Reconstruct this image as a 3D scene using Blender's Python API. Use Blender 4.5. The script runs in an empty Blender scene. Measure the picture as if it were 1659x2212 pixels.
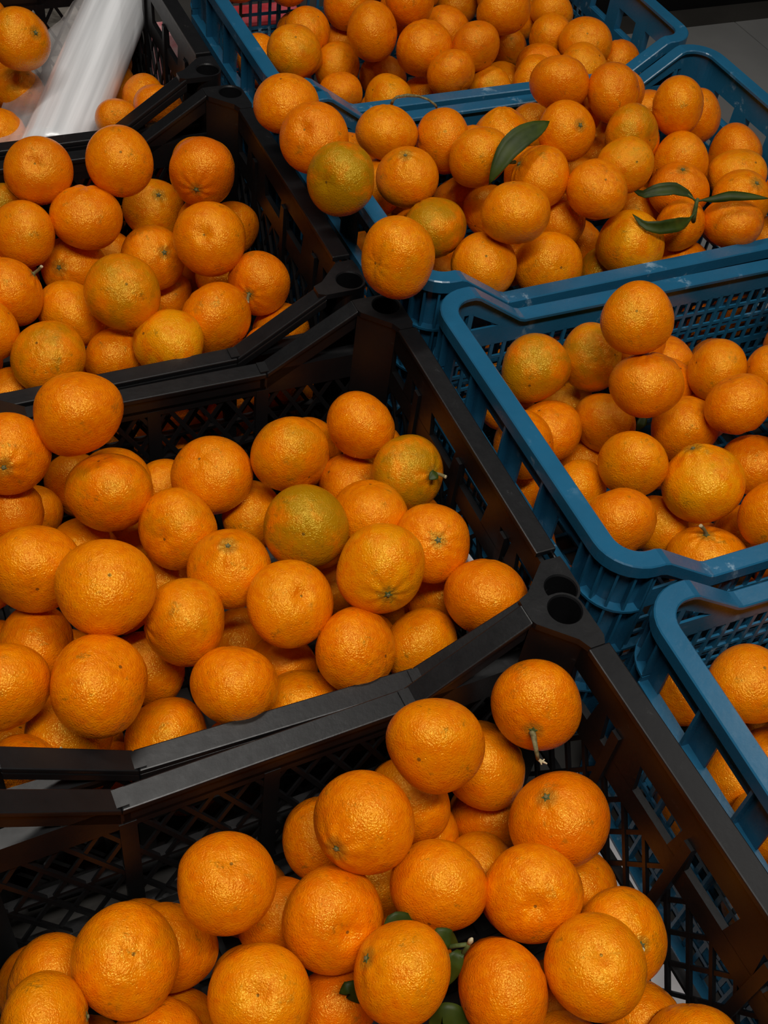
import bpy, math, random
from mathutils import Vector, Matrix
from math import sin, cos, pi

# ------------------------------------------------------------------ camera
CAM=dict(f=2509.05,right=(0.912846, -0.394203, 0.106378),up=(0.233966, 0.718533, 0.654958),fwd=(0.334623, 0.572987, -0.74814),loc=(-0.49556, -0.20902, 0.71143))
CRATES=[('A', -0.32, -0.0, 0.0145, 0.032),('B', -0.3019, 0.4117, -0.0105, -0.0131),('C', -0.3219, 0.8173, -0.0073, 0.0055),('D', -0.339, 1.2231, 0.0026, 0.0019),('W', 0.2704, 0.0018, 0.0072, -0.0183),('V', 0.2662, 0.3872, 0.0119, -0.0045),('U', 0.261, 0.7655, 0.0142, 0.012),('T', 0.2494, 1.1403, 0.0162, 0.0003)]
ROLL=((-0.298, 1.0631, -0.1188), (-0.12, 1.3764, -0.0665))

def V3(t): return Vector(t)
CR_, CU_, CF_, CL_ = (V3(CAM[k]) for k in ('right', 'up', 'fwd', 'loc'))
scn = bpy.context.scene
COL = scn.collection
camd = bpy.data.cameras.new('camera'); cam = bpy.data.objects.new('camera', camd); COL.objects.link(cam)
camd.sensor_fit = 'VERTICAL'; camd.sensor_height = 24.0; camd.lens = 24.0*CAM['f']/2212.0
camd.clip_start = 0.02; camd.clip_end = 60
M = Matrix((CR_, CU_, -CF_)).transposed().to_4x4(); M.translation = CL_
cam.matrix_world = M
scn.camera = cam

# ------------------------------------------------------------------ light
w = bpy.data.worlds.new('shop_ambience'); scn.world = w; w.use_nodes = True
w.node_tree.nodes['Background'].inputs[0].default_value = (0.85, 0.92, 1.0, 1)
w.node_tree.nodes['Background'].inputs[1].default_value = 0.012
def area(name, loc, sx, sy, power, col=(1, 0.96, 0.90), target=None):
    d = bpy.data.lights.new(name, 'AREA'); d.shape = 'RECTANGLE'; d.size = sx; d.size_y = sy; d.energy = power; d.color = col
    o = bpy.data.objects.new(name, d); COL.objects.link(o); o.location = loc
    return o
# main fluorescent ceiling row of the shop and two added fill lamps, 2.1 m above the crates
area('ceiling_or_fill_light', (-0.42, -0.45, 1.95), 1.2, 0.16, 36)
area('ceiling_or_fill_light', (-0.45, 1.20, 2.0), 1.2, 0.16, 15)  # unseen lamp added as fill for the back crates and bag roll
area('ceiling_or_fill_light', (1.60, 0.40, 2.0), 0.16, 1.3, 8)  # unseen lamp added as fill from the right
scn.view_settings.view_transform = 'Standard'; scn.view_settings.look = 'None'
scn.view_settings.exposure = 0.0; scn.view_settings.gamma = 1.0
scn.view_settings.use_curve_mapping = False

# ------------------------------------------------------------------ helpers
class MB:
    def __init__(s): s.v = []; s.f = []
    def add(s, vs, fs):
        n = len(s.v); s.v += [tuple(p) for p in vs]; s.f += [tuple(i+n for i in q) for q in fs]
    def box(s, a, b):
        x0, y0, z0 = a; x1, y1, z1 = b
        s.add([(x0,y0,z0),(x1,y0,z0),(x1,y1,z0),(x0,y1,z0),(x0,y0,z1),(x1,y0,z1),(x1,y1,z1),(x0,y1,z1)],
              [(0,3,2,1),(4,5,6,7),(0,1,5,4),(1,2,6,5),(2,3,7,6),(3,0,4,7)])
    def hexa(s, p):            # 8 points, bottom loop then top loop
        s.add(p, [(0,3,2,1),(4,5,6,7),(0,1,5,4),(1,2,6,5),(2,3,7,6),(3,0,4,7)])
    def tube(s, pts, rad, n=8, cap=True):
        pts = [Vector(p) for p in pts]; m = len(pts); base = len(s.v); prev = None
        for i, p in enumerate(pts):
            t = (pts[min(i+1, m-1)]-pts[max(i-1, 0)]).normalized()
            if prev is None:
                a = t.orthogonal().normalized()
            else:
                a = (prev - t*prev.dot(t)).normalized()
            prev = a; b = t.cross(a); rr = rad[i] if hasattr(rad, '__len__') else rad
            for k in range(n):
                th = 2*pi*k/n; s.v.append(tuple(p + a*cos(th)*rr + b*sin(th)*rr))
        for i in range(m-1):
            for k in range(n):
                s.f.append((base+i*n+k, base+i*n+(k+1) % n, base+(i+1)*n+(k+1) % n, base+(i+1)*n+k))
        if cap:
            s.f.append(tuple(base+k for k in reversed(range(n)))); s.f.append(tuple(base+(m-1)*n+k for k in range(n)))
    def xform(s, fn): s.v = [tuple(fn(*p)) for p in s.v]; return s
    def mesh(s, name, mat, smooth=False, flip=False):
        me = bpy.data.meshes.new(name)
        me.from_pydata(s.v, [], [tuple(reversed(q)) for q in s.f] if flip else s.f); me.materials.append(mat); me.update()
        if smooth:
            for p in me.polygons: p.use_smooth = True
        return me
def link(name, data, parent=None, label=None, cat=None, group=None, kind=None):
    o = bpy.data.objects.new(name, data); COL.objects.link(o)
    if parent: o.parent = parent
    for k, v in (('label', label), ('category', cat), ('group', group), ('kind', kind)):
        if v: o[k] = v
    return o
def bevel(o, wd=0.0012, seg=2):
    m = o.modifiers.new('bevel', 'BEVEL'); m.width = wd; m.segments = seg; m.limit_method = 'ANGLE'; m.angle_limit = 0.7
    return o
def at(x, y, t):               # place along the sight line of a measured point, t metres deep
    return CL_ + (CF_ + CR_*((x-829.5)/CAM['f']) - CU_*((y-1106)/CAM['f']))*t
def new_mat(name):
    m = bpy.data.materials.new(name); m.use_nodes = True
    nt = m.node_tree; b = nt.nodes['Principled BSDF']
    return m, nt, b
def N(nt, t, **kw):
    n = nt.nodes.new(t)
    for k, v in kw.items():
        if k.startswith('i_'):
            key = k[2:]; key = int(key) if key.isdigit() else key.replace('_', ' ')
            n.inputs[key].default_value = v
        else: setattr(n, k, v)
    return n
def mix(nt, fac, a, b):
    n = nt.nodes.new('ShaderNodeMix'); n.data_type = 'RGBA'
    for s, v in ((0, fac), (6, a), (7, b)):
        if hasattr(v, 'is_linked') or hasattr(v, 'links'): nt.links.new(v, n.inputs[s])
        else: n.inputs[s].default_value = v if s == 0 else (*v, 1) if len(v) == 3 else v
    return n.outputs[2]
def math_(nt, op, a, b=None, clamp=False):
    n = nt.nodes.new('ShaderNodeMath'); n.operation = op; n.use_clamp = clamp
    for s, v in ((0, a), (1, b)):
        if v is None: continue
        if hasattr(v, 'links'): nt.links.new(v, n.inputs[s])
        else: n.inputs[s].default_value = v
    return n.outputs[0]
def ramp(nt, src, lo, hi):
    n = nt.nodes.new('ShaderNodeMapRange'); n.interpolation_type = 'SMOOTHSTEP'
    n.inputs[1].default_value = lo; n.inputs[2].default_value = hi
    nt.links.new(src, n.inputs[0]); return n.outputs[0]

# ------------------------------------------------------------------ materials
def skin_material():
    m, nt, b = new_mat('citrus_skin'); lk = nt.links.new
    tc = N(nt, 'ShaderNodeTexCoord'); oi = N(nt, 'ShaderNodeObjectInfo')
    sc = N(nt, 'ShaderNodeVectorMath', operation='SCALE'); sc.inputs[0].default_value = (37, 61, 23); lk(oi.outputs['Random'], sc.inputs[3])
    ad = N(nt, 'ShaderNodeVectorMath', operation='ADD'); lk(tc.outputs['Object'], ad.inputs[0]); lk(sc.outputs[0], ad.inputs[1])
    vec = ad.outputs[0]
    def noise(s, d=3, r=0.55):
        n = N(nt, 'ShaderNodeTexNoise'); n.inputs['Scale'].default_value = s; n.inputs['Detail'].default_value = d; n.inputs['Roughness'].default_value = r
        lk(vec, n.inputs['Vector']); return n.outputs['Fac']
    sep = N(nt, 'ShaderNodeSeparateColor'); lk(oi.outputs['Color'], sep.inputs[0])
    g, rd, yl = sep.outputs[0], sep.outputs[1], sep.outputs[2]
    nA, nB, nC, nD, nA2 = noise(1.1, 2), noise(5, 4), noise(2.3, 5, .62), noise(9, 4, .7), noise(1.5, 4, .6)
    col = mix(nt, ramp(nt, nB, .3, .75), (.77, .155, .0003), (.87, .235, .0004))
    col = mix(nt, math_(nt, 'MULTIPLY', rd, ramp(nt, nA, .2, .65), True), col, (.66, .105, .0008))
    col = mix(nt, math_(nt, 'MULTIPLY', yl, ramp(nt, nC, .3, .62), True), col, (.80, .31, .0015))
    # green flush: where the fruit has stayed unripe
    gm = math_(nt, 'MULTIPLY', ramp(nt, math_(nt, 'ADD', math_(nt, 'MULTIPLY', g, .40), nA2), .56, .92), math_(nt, 'ADD', math_(nt, 'MULTIPLY', g, .75), .1), True)
    col = mix(nt, gm, col, (.26, .175, .0015))
    # small brown rubs and scars
    sm = math_(nt, 'MULTIPLY', ramp(nt, nC, .58, .70), ramp(nt, nD, .44, .60))
    col = mix(nt, math_(nt, 'MULTIPLY', sm, .55), col, (.13, .085, .006))
    nE, nF = noise(1.9, 3, .5), noise(13, 3, .7)
    bm = math_(nt, 'MULTIPLY', ramp(nt, nE, .60, .76), ramp(nt, nF, .35, .62))
    col = mix(nt, math_(nt, 'MULTIPLY', bm, .50), col, (.16, .105, .010))
    vo = N(nt, 'ShaderNodeTexVoronoi'); vo.inputs['Scale'].default_value = 17; lk(vec, vo.inputs['Vector'])
    pore = ramp(nt, vo.outputs['Distance'], .0, .30)
    # ring at the stalk end (only fruit that shows its stalk), pinprick at the blossom end
    nz = N(nt, 'ShaderNodeVectorMath', operation='NORMALIZE'); lk(tc.outputs['Object'], nz.inputs[0])
    sz = N(nt, 'ShaderNodeSeparateXYZ'); lk(nz.outputs[0], sz.inputs[0])
    st = math_(nt, 'MULTIPLY', ramp(nt, math_(nt, 'ADD', sz.outputs[2], math_(nt, 'MULTIPLY', nD, .05)),   .972, 1.018), oi.outputs['Alpha'])
    col = mix(nt, math_(nt, 'MULTIPLY', st, .5), col, (.13, .11, .012))
    dot = ramp(nt, math_(nt, 'MULTIPLY', sz.outputs[2], -1), .9985, .9995)
    col = mix(nt, math_(nt, 'MULTIPLY', dot, .75), col, (.07, .035, .008))
    lk(col, b.inputs['Base Color'])
    rg = N(nt, 'ShaderNodeMapRange'); rg.inputs[3].default_value = .13; rg.inputs[4].default_value = .25; lk(nB, rg.inputs[0]); lk(rg.outputs[0], b.inputs['Roughness'])
    b.inputs['Specular IOR Level'].default_value = .85; b.inputs['Specular Tint'].default_value = (1, .84, .14, 1)
    b.inputs['Subsurface Weight'].default_value = .05; b.inputs['Subsurface Radius'].default_value = (.006, .002, .0004); b.inputs['Subsurface Scale'].default_value = 1.0
    lump = noise(7, 3, .5); fine = noise(26, 2, .5)
    h = math_(nt, 'ADD', math_(nt, 'MULTIPLY', lump, .55), math_(nt, 'MULTIPLY', pore, .30)); h = math_(nt, 'ADD', h, math_(nt, 'MULTIPLY', fine, .62))
    bp = N(nt, 'ShaderNodeBump'); bp.inputs['Strength'].default_value = .60; bp.inputs['Distance'].default_value = .0020
    lk(h, bp.inputs['Height']); lk(bp.outputs[0], b.inputs['Normal'])
    return m
def plastic(name, base, light, rough, scuff=.5, spec=.4, scale=60, lo=.64):
    m, nt, b = new_mat(name); lk = nt.links.new
    tc = N(nt, 'ShaderNodeTexCoord'); oi = N(nt, 'ShaderNodeObjectInfo')
    def noise(s, d=4, r=.6, vec=None):
        n = N(nt, 'ShaderNodeTexNoise'); n.inputs['Scale'].default_value = s; n.inputs['Detail'].default_value = d; n.inputs['Roughness'].default_value = r
        lk(vec or tc.outputs['Object'], n.inputs['Vector']); return n.outputs['Fac']
    a, c, d = noise(9), noise(scale, 5, .7), noise(230, 2)
    col = mix(nt, ramp(nt, a, .3, .7), base, tuple(x*1.25 for x in base))
    s = math_(nt, 'MULTIPLY', ramp(nt, c, lo, lo+.10), ramp(nt, a, .46, .62))
    col = mix(nt, math_(nt, 'MULTIPLY', s, scuff), col, light)
    lk(col, b.inputs['Base Color'])
    rg = N(nt, 'ShaderNodeMapRange'); rg.inputs[3].default_value = rough-.08; rg.inputs[4].default_value = rough+.12; lk(c, rg.inputs[0]); lk(rg.outputs[0], b.inputs['Roughness'])
    b.inputs['Specular IOR Level'].default_value = spec
    bp = N(nt, 'ShaderNodeBump'); bp.inputs['Strength'].default_value = .25; bp.inputs['Distance'].default_value = .0008
    lk(math_(nt, 'ADD', c, math_(nt, 'MULTIPLY', d, .4)), bp.inputs['Height']); lk(bp.outputs[0], b.inputs['Normal'])
    return m
def simple(name, c1, c2, scale=20, rough=.6, spec=.3, bump=0.0, detail=4):
    m, nt, b = new_mat(name); lk = nt.links.new
    tc = N(nt, 'ShaderNodeTexCoord'); n = N(nt, 'ShaderNodeTexNoise'); n.inputs['Scale'].default_value = scale; n.inputs['Detail'].default_value = detail
    lk(tc.outputs['Object'], n.inputs['Vector'])
    lk(mix(nt, ramp(nt, n.outputs['Fac'], .3, .7), c1, c2), b.inputs['Base Color'])
    b.inputs['Roughness'].default_value = rough; b.inputs['Specular IOR Level'].default_value = spec
    if bump:
        bp = N(nt, 'ShaderNodeBump'); bp.inputs['Strength'].default_value = .4; bp.inputs['Distance'].default_value = bump
        lk(n.outputs['Fac'], bp.inputs['Height']); lk(bp.outputs[0], b.inputs['Normal'])
    return m
SKIN = skin_material()
BLACK = plastic('black_crate_plastic', (.0050, .0050, .0056), (.09, .09, .09), .38, .55, .42)
BLUE = plastic('blue_crate_plastic', (.011, .092, .178), (.34, .48, .58), .26, .60, .5, 38, .57)
STEM = simple('dry_stalk', (.10, .075, .025), (.22, .19, .085), 300, .7)
CALYX = simple('green_calyx', (.035, .065, .014), (.11, .12, .03), 200, .65)
CUT = simple('cut_wood', (.42, .34, .18), (.55, .47, .30), 300, .7)
LEAF = simple('leaf_green', (.015, .029, .002), (.038, .056, .004), 45, .5, .22, .0006)
FLOOR = simple('floor_tile', (.23, .229, .225), (.29, .288, .283), 3.0, .55, .3, 0, 6)
GROUT = simple('grout', (.05, .05, .05), (.07, .07, .07), 30, .8)
KICK = simple('black_plinth', (.004, .004, .004), (.006, .006, .006), 10, .5)
PANEL = simple('mauve_panel', (.090, .082, .110), (.10, .09, .12), 10, .5)
TABLE = simple('dark_laminate', (.030, .028, .026), (.05, .047, .043), 8, .5)
LINER = simple('white_paper', (.62, .60, .62), (.70, .69, .70), 8, .6)
YELL = simple('yellow_tag', (.55, .48, .03), (.6, .52, .05), 8, .5)
PINK = simple('red_packet_print', (.42, .028, .034), (.55, .10, .12), 26, .4)
STONE = simple('mottled_grey_sheet', (.05, .043, .035), (.26, .235, .205), 22, .8, .2, .003, 8)
DARKW = simple('dark_stand', (.012, .012, .012), (.02, .02, .02), 10, .6)
PAPER = simple('paper_label', (.42, .42, .43), (.50, .50, .50), 40, .6)
INK = simple('label_ink', (.07, .07, .075), (.09, .09, .09), 40, .6)

# ------------------------------------------------------------------ the shop around the crates
ZT = -0.250          # display top under the crates
ZF = -0.750          # shop floor
TL = 0.90
fl = MB(); fl.box((-4, -3, ZF-.03), (5, 5, ZF-.004))
floor = link('floor', fl.mesh('floor', GROUT), kind='structure')
tm = MB(); tm.box((0, 0, -.003), (TL-.004, TL-.004, .003))
tme = tm.mesh('floor_tile', FLOOR)
for i in range(-1, 4):
    for j in range(-1, 3):
        o = link('floor_tile', tme, floor); o.location = (.96+(i-1)*TL, .602+(j-0)*TL, ZF-.001)
k = MB(); k.box((.4, 2.304, 0), (4.6, 2.392, .004)); o = link('floor_shadow_1', k.mesh('floor_shadow_1', simple('painted_shelf_shadow', (.040, .037, .033), (.052, .048, .043), 6, .5)), kind='structure'); o.location = (0, 0, ZF+.002)  # shelf's shade and reflection on the floor, painted as a dark strip
# shelf unit across the aisle
YS = 2.392
sh = link('shelf_unit', None, label='grey store shelf with black kickplate across the aisle', cat='shelf'); sh.location = (2.4, YS, ZF)
k = MB(); k.box((-1.9, 0.0, .003), (2.2, .06, .13)); link('kickplate', k.mesh('kickplate', KICK), sh)
k = MB(); k.box((-1.9, 0.001, .131), (2.2, .5, .30)); link('shelf_base', k.mesh('shelf_base', PANEL), sh)
k = MB(); k.box((-1.9, 0.45, .30), (2.2, .5, 1.3)); link('back_panel', k.mesh('back_panel', PANEL), sh)
k = MB(); k.box((-.78, -.006, .14), (-.66, -.001, .22)); link('price_tag', k.mesh('price_tag', YELL), sh, label='yellow price tag')
# display stand
st = link('display_stand', None, label='low dark stand under all the fruit crates', cat='stand'); st.location = (0, .6, ZF)
k = MB(); k.box((-.63, -.86, ZT-ZF-.03), (.575, 1.25, ZT-ZF)); bevel(link('stand_top', k.mesh('stand_top', TABLE), st), .004)
k = MB(); k.box((-.58, -.80, 0), (.50, 1.20, ZT-ZF-.03)); link('stand_body', k.mesh('stand_body', DARKW), st)

k = MB(); k.box((-.115, -.20, 0), (-.020, .17, .0008)); o = link('paper_liner', k.mesh('paper_liner', LINER), label='white paper strip on the stand under the nearest black crate wall', cat='paper'); o.location = (0, 0, ZT)
# ------------------------------------------------------------------ crates
H = 0.245
BW, BL = 0.5044, 0.400           # black crate outer size
def poly_prism(mb, pts, fn, w0, w1):
    """pts: convex quad strip outline (u,z); extruded between w0 and w1; fn maps (u,w,z)."""
    n = len(pts); a = [fn(u, w0, z) for u, z in pts]; b = [fn(u, w1, z) for u, z in pts]
    mb.add(a+b, [tuple(range(n-1, -1, -1)), tuple(range(n, 2*n))] + [(i, (i+1) % n, n+(i+1) % n, n+i) for i in range(n)])
def clip_line(u0, slope, z0, z1, ua, ub):
    """line u = u0 + slope*(z-z0) between z0..z1 clipped to [ua,ub]; returns (z_start,z_end) or None"""
    s, e = z0, z1
    for lim, sign in ((ua, 1), (ub, -1)):
        f0 = sign*(u0-lim); f1 = sign*(u0+slope*(z1-z0)-lim)
        if f0 < 0 and f1 < 0: return None
        if f0*f1 < 0:
            zc = z0 + (lim-u0)/slope
            if f0 < 0: s = max(s, zc)
            else: e = min(e, zc)
    return (s, e) if e-s > .006 else None
def lattice(mb, ua, ub, za, zb, pitch, slope, wd, w0, w1, fn, ph=0.0):
    n = int((ub-ua+abs(slope)*(zb-za))/pitch)+3
    for sgn in (1, -1):
        off = .0008 if sgn > 0 else 0.0
        for i in range(-n, n+1):
            u0 = (ua+ub)/2 + i*pitch + ph - sgn*slope*(zb-za)
            c = clip_line(u0, sgn*slope, za, zb, ua, ub)
            if not c: continue
            s, e = c; us, ue = u0+sgn*slope*(s-za), u0+sgn*slope*(e-za)
            h = wd/2
            mb.hexa([fn(us-h, w0+off, s), fn(us+h, w0+off, s), fn(us+h, w1-off, s), fn(us-h, w1-off, s),
                     fn(ue-h, w0+off, e), fn(ue+h, w0+off, e), fn(ue+h, w1-off, e), fn(ue-h, w1-off, e)])
def strip(mb, line, hgt, w0, w1, fn):
    """bar following a (u,z) polyline, its top on the line"""
    for (u0, z0), (u1, z1) in zip(line[:-1], line[1:]):
        mb.hexa([fn(u0, w0, z0-hgt), fn(u1, w0, z1-hgt), fn(u1, w1, z1-hgt), fn(u0, w1, z0-hgt),
                 fn(u0, w0, z0), fn(u1, w0, z1), fn(u1, w1, z1), fn(u0, w1, z0)])
def B(mb, fn, u0, u1, w0, w1, z0, z1):
    mb.hexa([fn(u0, w0, z0), fn(u1, w0, z0), fn(u1, w1, z0), fn(u0, w1, z0), fn(u0, w0, z1), fn(u1, w0, z1), fn(u1, w1, z1), fn(u0, w1, z1)])
IDF = lambda u, w, z: (u, w, z+H)           # z measured down from the rim

def black_parts():
    P = {}
    b1, b2, d = .1142, .2060, .061
    # long wall with dipped hand-hold (outer face w = 0, inwards negative)
    m = MB()
    line = [(-b2, 0), (-b1, -d), (b1, -d), (b2, 0)]
    strip(m, line, .006, -.019, 0, IDF)
    strip(m, [(u, z-.006) for u, z in line], .018, -.0165, -.0125, IDF)
    strip(m, [(u, z-.006) for u, z in line], .010, -.003, 0, IDF)
    P['end_rim'] = m
    m = MB()
    for s in (-1, 1):
        ua, ub = sorted((s*(b1-.006), s*.2205))
        B(m, IDF, ua, ub, -.0165, -.002, -.064, -.059)
        B(m, IDF, ua, ub, -.0165, -.0125, -.090, -.064)
        B(m, IDF, *sorted((s*.150, s*.156)), -.0155, -.0125, -.060, -.040)
    B(m, IDF, -b1, b1, -.0165, -.0125, -.090, -.080)
    for u in (-.111, 0, .111):
        B(m, IDF, u-.0065, u+.0065, -.0170, -.0105, -.232, -.084)
    B(m, IDF, -.215, .215, -.0150, -.007, -.159, -.155)
    B(m, IDF, -.215, .215, -.0165, -.0125, -.245, -.226)
    B(m, IDF, -.215, .215, -.0150, -.001, -.240, -.236)
    P['end_frame'] = m
    m = MB(); lattice(m, -.215, .215, -.228, -.086, .0290, .57, .0046, -.0160, -.0125, IDF, .0145); P['end_lattice'] = m
    # short side wall
    m = MB()
    B(m, IDF, -.1455, .1455, -.019, 0, -.006, 0)
    B(m, IDF, -.1690, .1690, -.003, 0, -.014, -.006)
    P['side_rim'] = m
    m = MB()
    B(m, IDF, -.1690, .1690, -.0165, -.0125, -.033, -.006)
    wins = [(.154, .118), (.107, .087), (.061, .007), (-.007, -.061), (-.087, -.107), (-.118, -.154)]
    edges = [.169]+[e for wn in wins for e in wn]+[-.169]
    for a, b in zip(edges[0::2], edges[1::2]):
        u0, u1 = b, a
        sl = .004
        poly = [(u0, -.033), (u0-(sl if u0 > -.168 else 0), -.062), (u1+(sl if u1 < .168 else 0), -.062), (u1, -.033)]
        poly_prism(m, poly, IDF, -.0165, -.0125)
    B(m, IDF, -.1690, .1690, -.0165, -.0105, -.066, -.061)
    B(m, IDF, -.1690, .1690, -.0165, -.0125, -.084, -.066)
    for u in (-.090, 0.004, .096):
        B(m, IDF, u-.0045, u+.0045, -.0195, -.0125, -.150, -.034)
    B(m, IDF, -.1690, .1690, -.0150, -.007, -.159, -.155)
    B(m, IDF, -.1690, .1690, -.0165, -.0125, -.245, -.226)
    P['side_frame'] = m
    m = MB(); lattice(m, -.168, .168, -.228, -.082, .0290, .57, .0044, -.0160, -.0125, IDF, -.003); P['side_lattice'] = m
    # corner post: hollow round socket with a plate and a chamfer panel; local corner at (0,0), inside is -x,-y
    m = MB(); e = .0164; n = 40
    poly = [(-.0462, -.0005), (-.0462, -.0190), (-.0190, -.0462), (-.0190, -.0545), (-.0005, -.0545), (-.0005, -e), (-e, -.0005)]
    def pd(th):
        dx, dy = cos(th), sin(th); best = None
        for (x0, y0), (x1, y1) in zip(poly, poly[1:]+poly[:1]):
            x0 += e; y0 += e; x1 += e; y1 += e
            den = dx*(y1-y0)-dy*(x1-x0)
            if abs(den) < 1e-9: continue
            t = (x0*(y1-y0)-y0*(x1-x0))/den; s = (x0*dy-y0*dx)/den
            if t > 0 and -1e-6 <= s <= 1+1e-6: best = t if best is None else min(best, t)
        return best or .0159
    ri, ro = .0131, .0159
    ths = [2*pi*i/n for i in range(n)]
    rings = []
    def ring(rad, z): 
        base = len(m.v)
        for i, th in enumerate(ths):
            rr = rad[i] if isinstance(rad, list) else rad
            m.v.append((-e+rr*cos(th), -e+rr*sin(th), H+z))
        return base
    outl = [max(ro, pd(t)) for t in ths]
    seq = [ring(ri, -.235), ring(ri, -.0015), ring(ri+.001, 0), ring(outl, 0), ring(outl, -.006), ring(ro, -.006), ring(ro, -.24)]
    for a, b in zip(seq[:-1], seq[1:]):
        for i in range(n): m.f.append((a+i, a+(i+1) % n, b+(i+1) % n, b+i))
    m.f.append(tuple(seq[0]+i for i in range(n)))
    P['post'] = m
    m = MB()
    m.hexa([(-.0460, -.0165, 0), (-.0165, -.0460, 0), (-.0140, -.0435, 0), (-.0435, -.0140, 0), (-.0460, -.0165, H-.003), (-.0165, -.0460, H-.003), (-.0140, -.0435, H-.003), (-.0435, -.0140, H-.003)])
    P['post_panel'] = m
    m = MB()
    m.box((-.236, -.186, 0), (.236, -.170, .006)); m.box((-.236, .170, 0), (.236, .186, .006)); m.box((-.236, -.17, 0), (-.22, .17, .006)); m.box((.22, -.17, 0), (.236, .17, .006))
    for i in range(-7, 8): m.box((i*.029-.0025, -.17, .0005), (i*.029+.0025, .17, .0055))
    for i in range(-5, 6): m.box((-.22, i*.029-.0025, .001), (.22, i*.029+.0025, .005))
    P['base'] = m
    return {k: v.mesh('black_'+k, BLACK, flip=(k == 'post')) for k, v in P.items()}
WB, LB = .5965, .3671
def blue_parts():
    P = {}
    u1, u2, d, rc = .2528, .1890, .0386, .040
    hw, hl = WB/2, LB/2
    path = []                                   # (x, y, nx, ny, z)
    for q, (sx, sy) in enumerate(((1, 1), (-1, 1), (-1, -1), (1, -1))):
        for k in range(9):
            a = pi/2*(q + k/8.0); path.append((sx*(hw-rc)+rc*cos(a), sy*(hl-rc)+rc*sin(a), cos(a), sin(a), 0))
        if q == 0: path += [(x, hl, 0, 1, z) for x, z in ((u1, 0), (u1-.006, -.002), (u2+.006, -d+.002), (u2, -d), (-u2, -d), (-u2-.006, -d+.002), (-u1+.006, -.002), (-u1, 0))]
        if q == 2: path += [(x, -hl, 0, -1, z) for x, z in ((-u1, 0), (-u1+.006, -.002), (-u2-.006, -d+.002), (-u2, -d), (u2, -d), (u2+.006, -d+.002), (u1-.006, -.002), (u1, 0))]
    sec = [(0, -.001), (0, -.013), (-.0028, -.013), (-.0028, -.004), (-.0180, -.004), (-.0180, -.001), (-.0168, 0), (-.0012, 0)]
    m = MB(); ns = len(sec); npth = len(path)
    for x, y, nx, ny, z in path:
        for w_, dz in sec: m.v.append((x+nx*w_, y+ny*w_, H+z+dz))
    for i in range(npth):
        j = (i+1) % npth
        for k in range(ns): m.f.append((i*ns+k, i*ns+(k+1) % ns, j*ns+(k+1) % ns, j*ns+k))
    P['rim'] = m
    # rounded corner shell and outer ribs (local corner arc centre at 0,0, first quadrant)
    m = MB(); ra, rb = rc-.012, rc-.0095
    def arc(r0, r1, z0, z1, k=8):
        base = len(m.v)
        for i in range(k+1):
            a = pi/2*i/k; c, s = cos(a), sin(a)
            m.v += [(r0*c, r0*s, z0), (r1*c, r1*s, z0), (r1*c, r1*s, z1), (r0*c, r0*s, z1)]
        for i in range(k):
            p, q = base+4*i, base+4*i+4
            for t in range(4): m.f.append((p+t, p+(t+1) % 4, q+(t+1) % 4, q+t))
        m.f.append((base, base+3, base+2, base+1)); e_ = base+4*k; m.f.append((e_, e_+1, e_+2, e_+3))
    arc(ra, rb, 0, H-.003)
    P['corner_shell'] = m
    m = MB()
    for z in (.243-.055, .243-.112, .243-.170, .004): arc(rb-.001, rc-.001, z-.0025, z)
    for i in range(5):
        a = pi/2*(i+.0)/4; c, s = cos(a), sin(a); t = .0011
        p = lambda r_, o, z: (r_*c-o*s, r_*s+o*c, z)
        for z0, z1 in ((.243-.055, .243-.005), (.243-.112, .243-.0575), (.243-.170, .243-.1145), (.004, .243-.1725)):
            m.hexa([p(rb-.001, -t, z0), p(rc-.002, -t, z0), p(rc-.002, t, z0), p(rb-.001, t, z0), p(rb-.001, -t, z1), p(rc-.002, -t, z1), p(rc-.002, t, z1), p(rb-.001, t, z1)])
    P['corner_ribs'] = m
    # short side wall with tall openings
    m = MB(); L2 = hl-rc; iw, ow = -.012, -.0095
    ops = [(.128, .083), (.058, .013), (-.013, -.058), (-.083, -.128)]
    B(m, IDF, -L2, L2, iw, ow, -.036, -.002)
    ed = [L2]+[e_ for o_ in ops for e_ in o_]+[-L2]
    for a, b in zip(ed[0::2], ed[1::2]): B(m, IDF, b, a, iw, ow, -.066, -.036)
    B(m, IDF, -L2, L2, iw, ow, -.080, -.066)
    P['side_wall'] = m
    m = MB()
    B(m, IDF, -L2, L2, ow, -.0005, -.0690, -.0655)
    B(m, IDF, -L2, L2, -.0030, -.0005, -.075, -.0690)
    for z in (-.112, -.170, -.2415): B(m, IDF, -L2, L2, ow, -.001, z-.003, z)
    P['side_rail'] = m
    m = MB()
    for a, b in zip(ed[0::2], ed[1::2]):
        for u in ((a-.0015) if a < L2 else None,):
            if u is None: continue
            B(m, IDF, u-.0014, u+.0014, ow, -.002, -.0655, -.004)
    for i in range(-2, 3): B(m, IDF, i*.07-.0014, i*.07+.0014, ow, -.002, -.240, -.072)
    P['side_ribs'] = m
    m = MB()
    for i in range(-9, 10): B(m, IDF, i*.0145-.0021, i*.0145+.0021, iw, ow-.0003, -.240, -.078)
    for z in (-.090, -.102, -.122, -.142, -.162, -.182, -.202, -.222, -.2435): B(m, IDF, -L2, L2, iw+.0003, ow, z-.0022, z+.0022)
    P['side_grid'] = m
    # long wall: band with slot and triangle by each corner, grid below
    m = MB(); E = hw-rc
    zr = lambda x: 0 if abs(x) > u1 else (-d if abs(x) < u2 else -d*(u1-abs(x))/(u1-u2))
    B(m, IDF, -u2, u2, iw, ow, -.0690, -d-.002)
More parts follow.
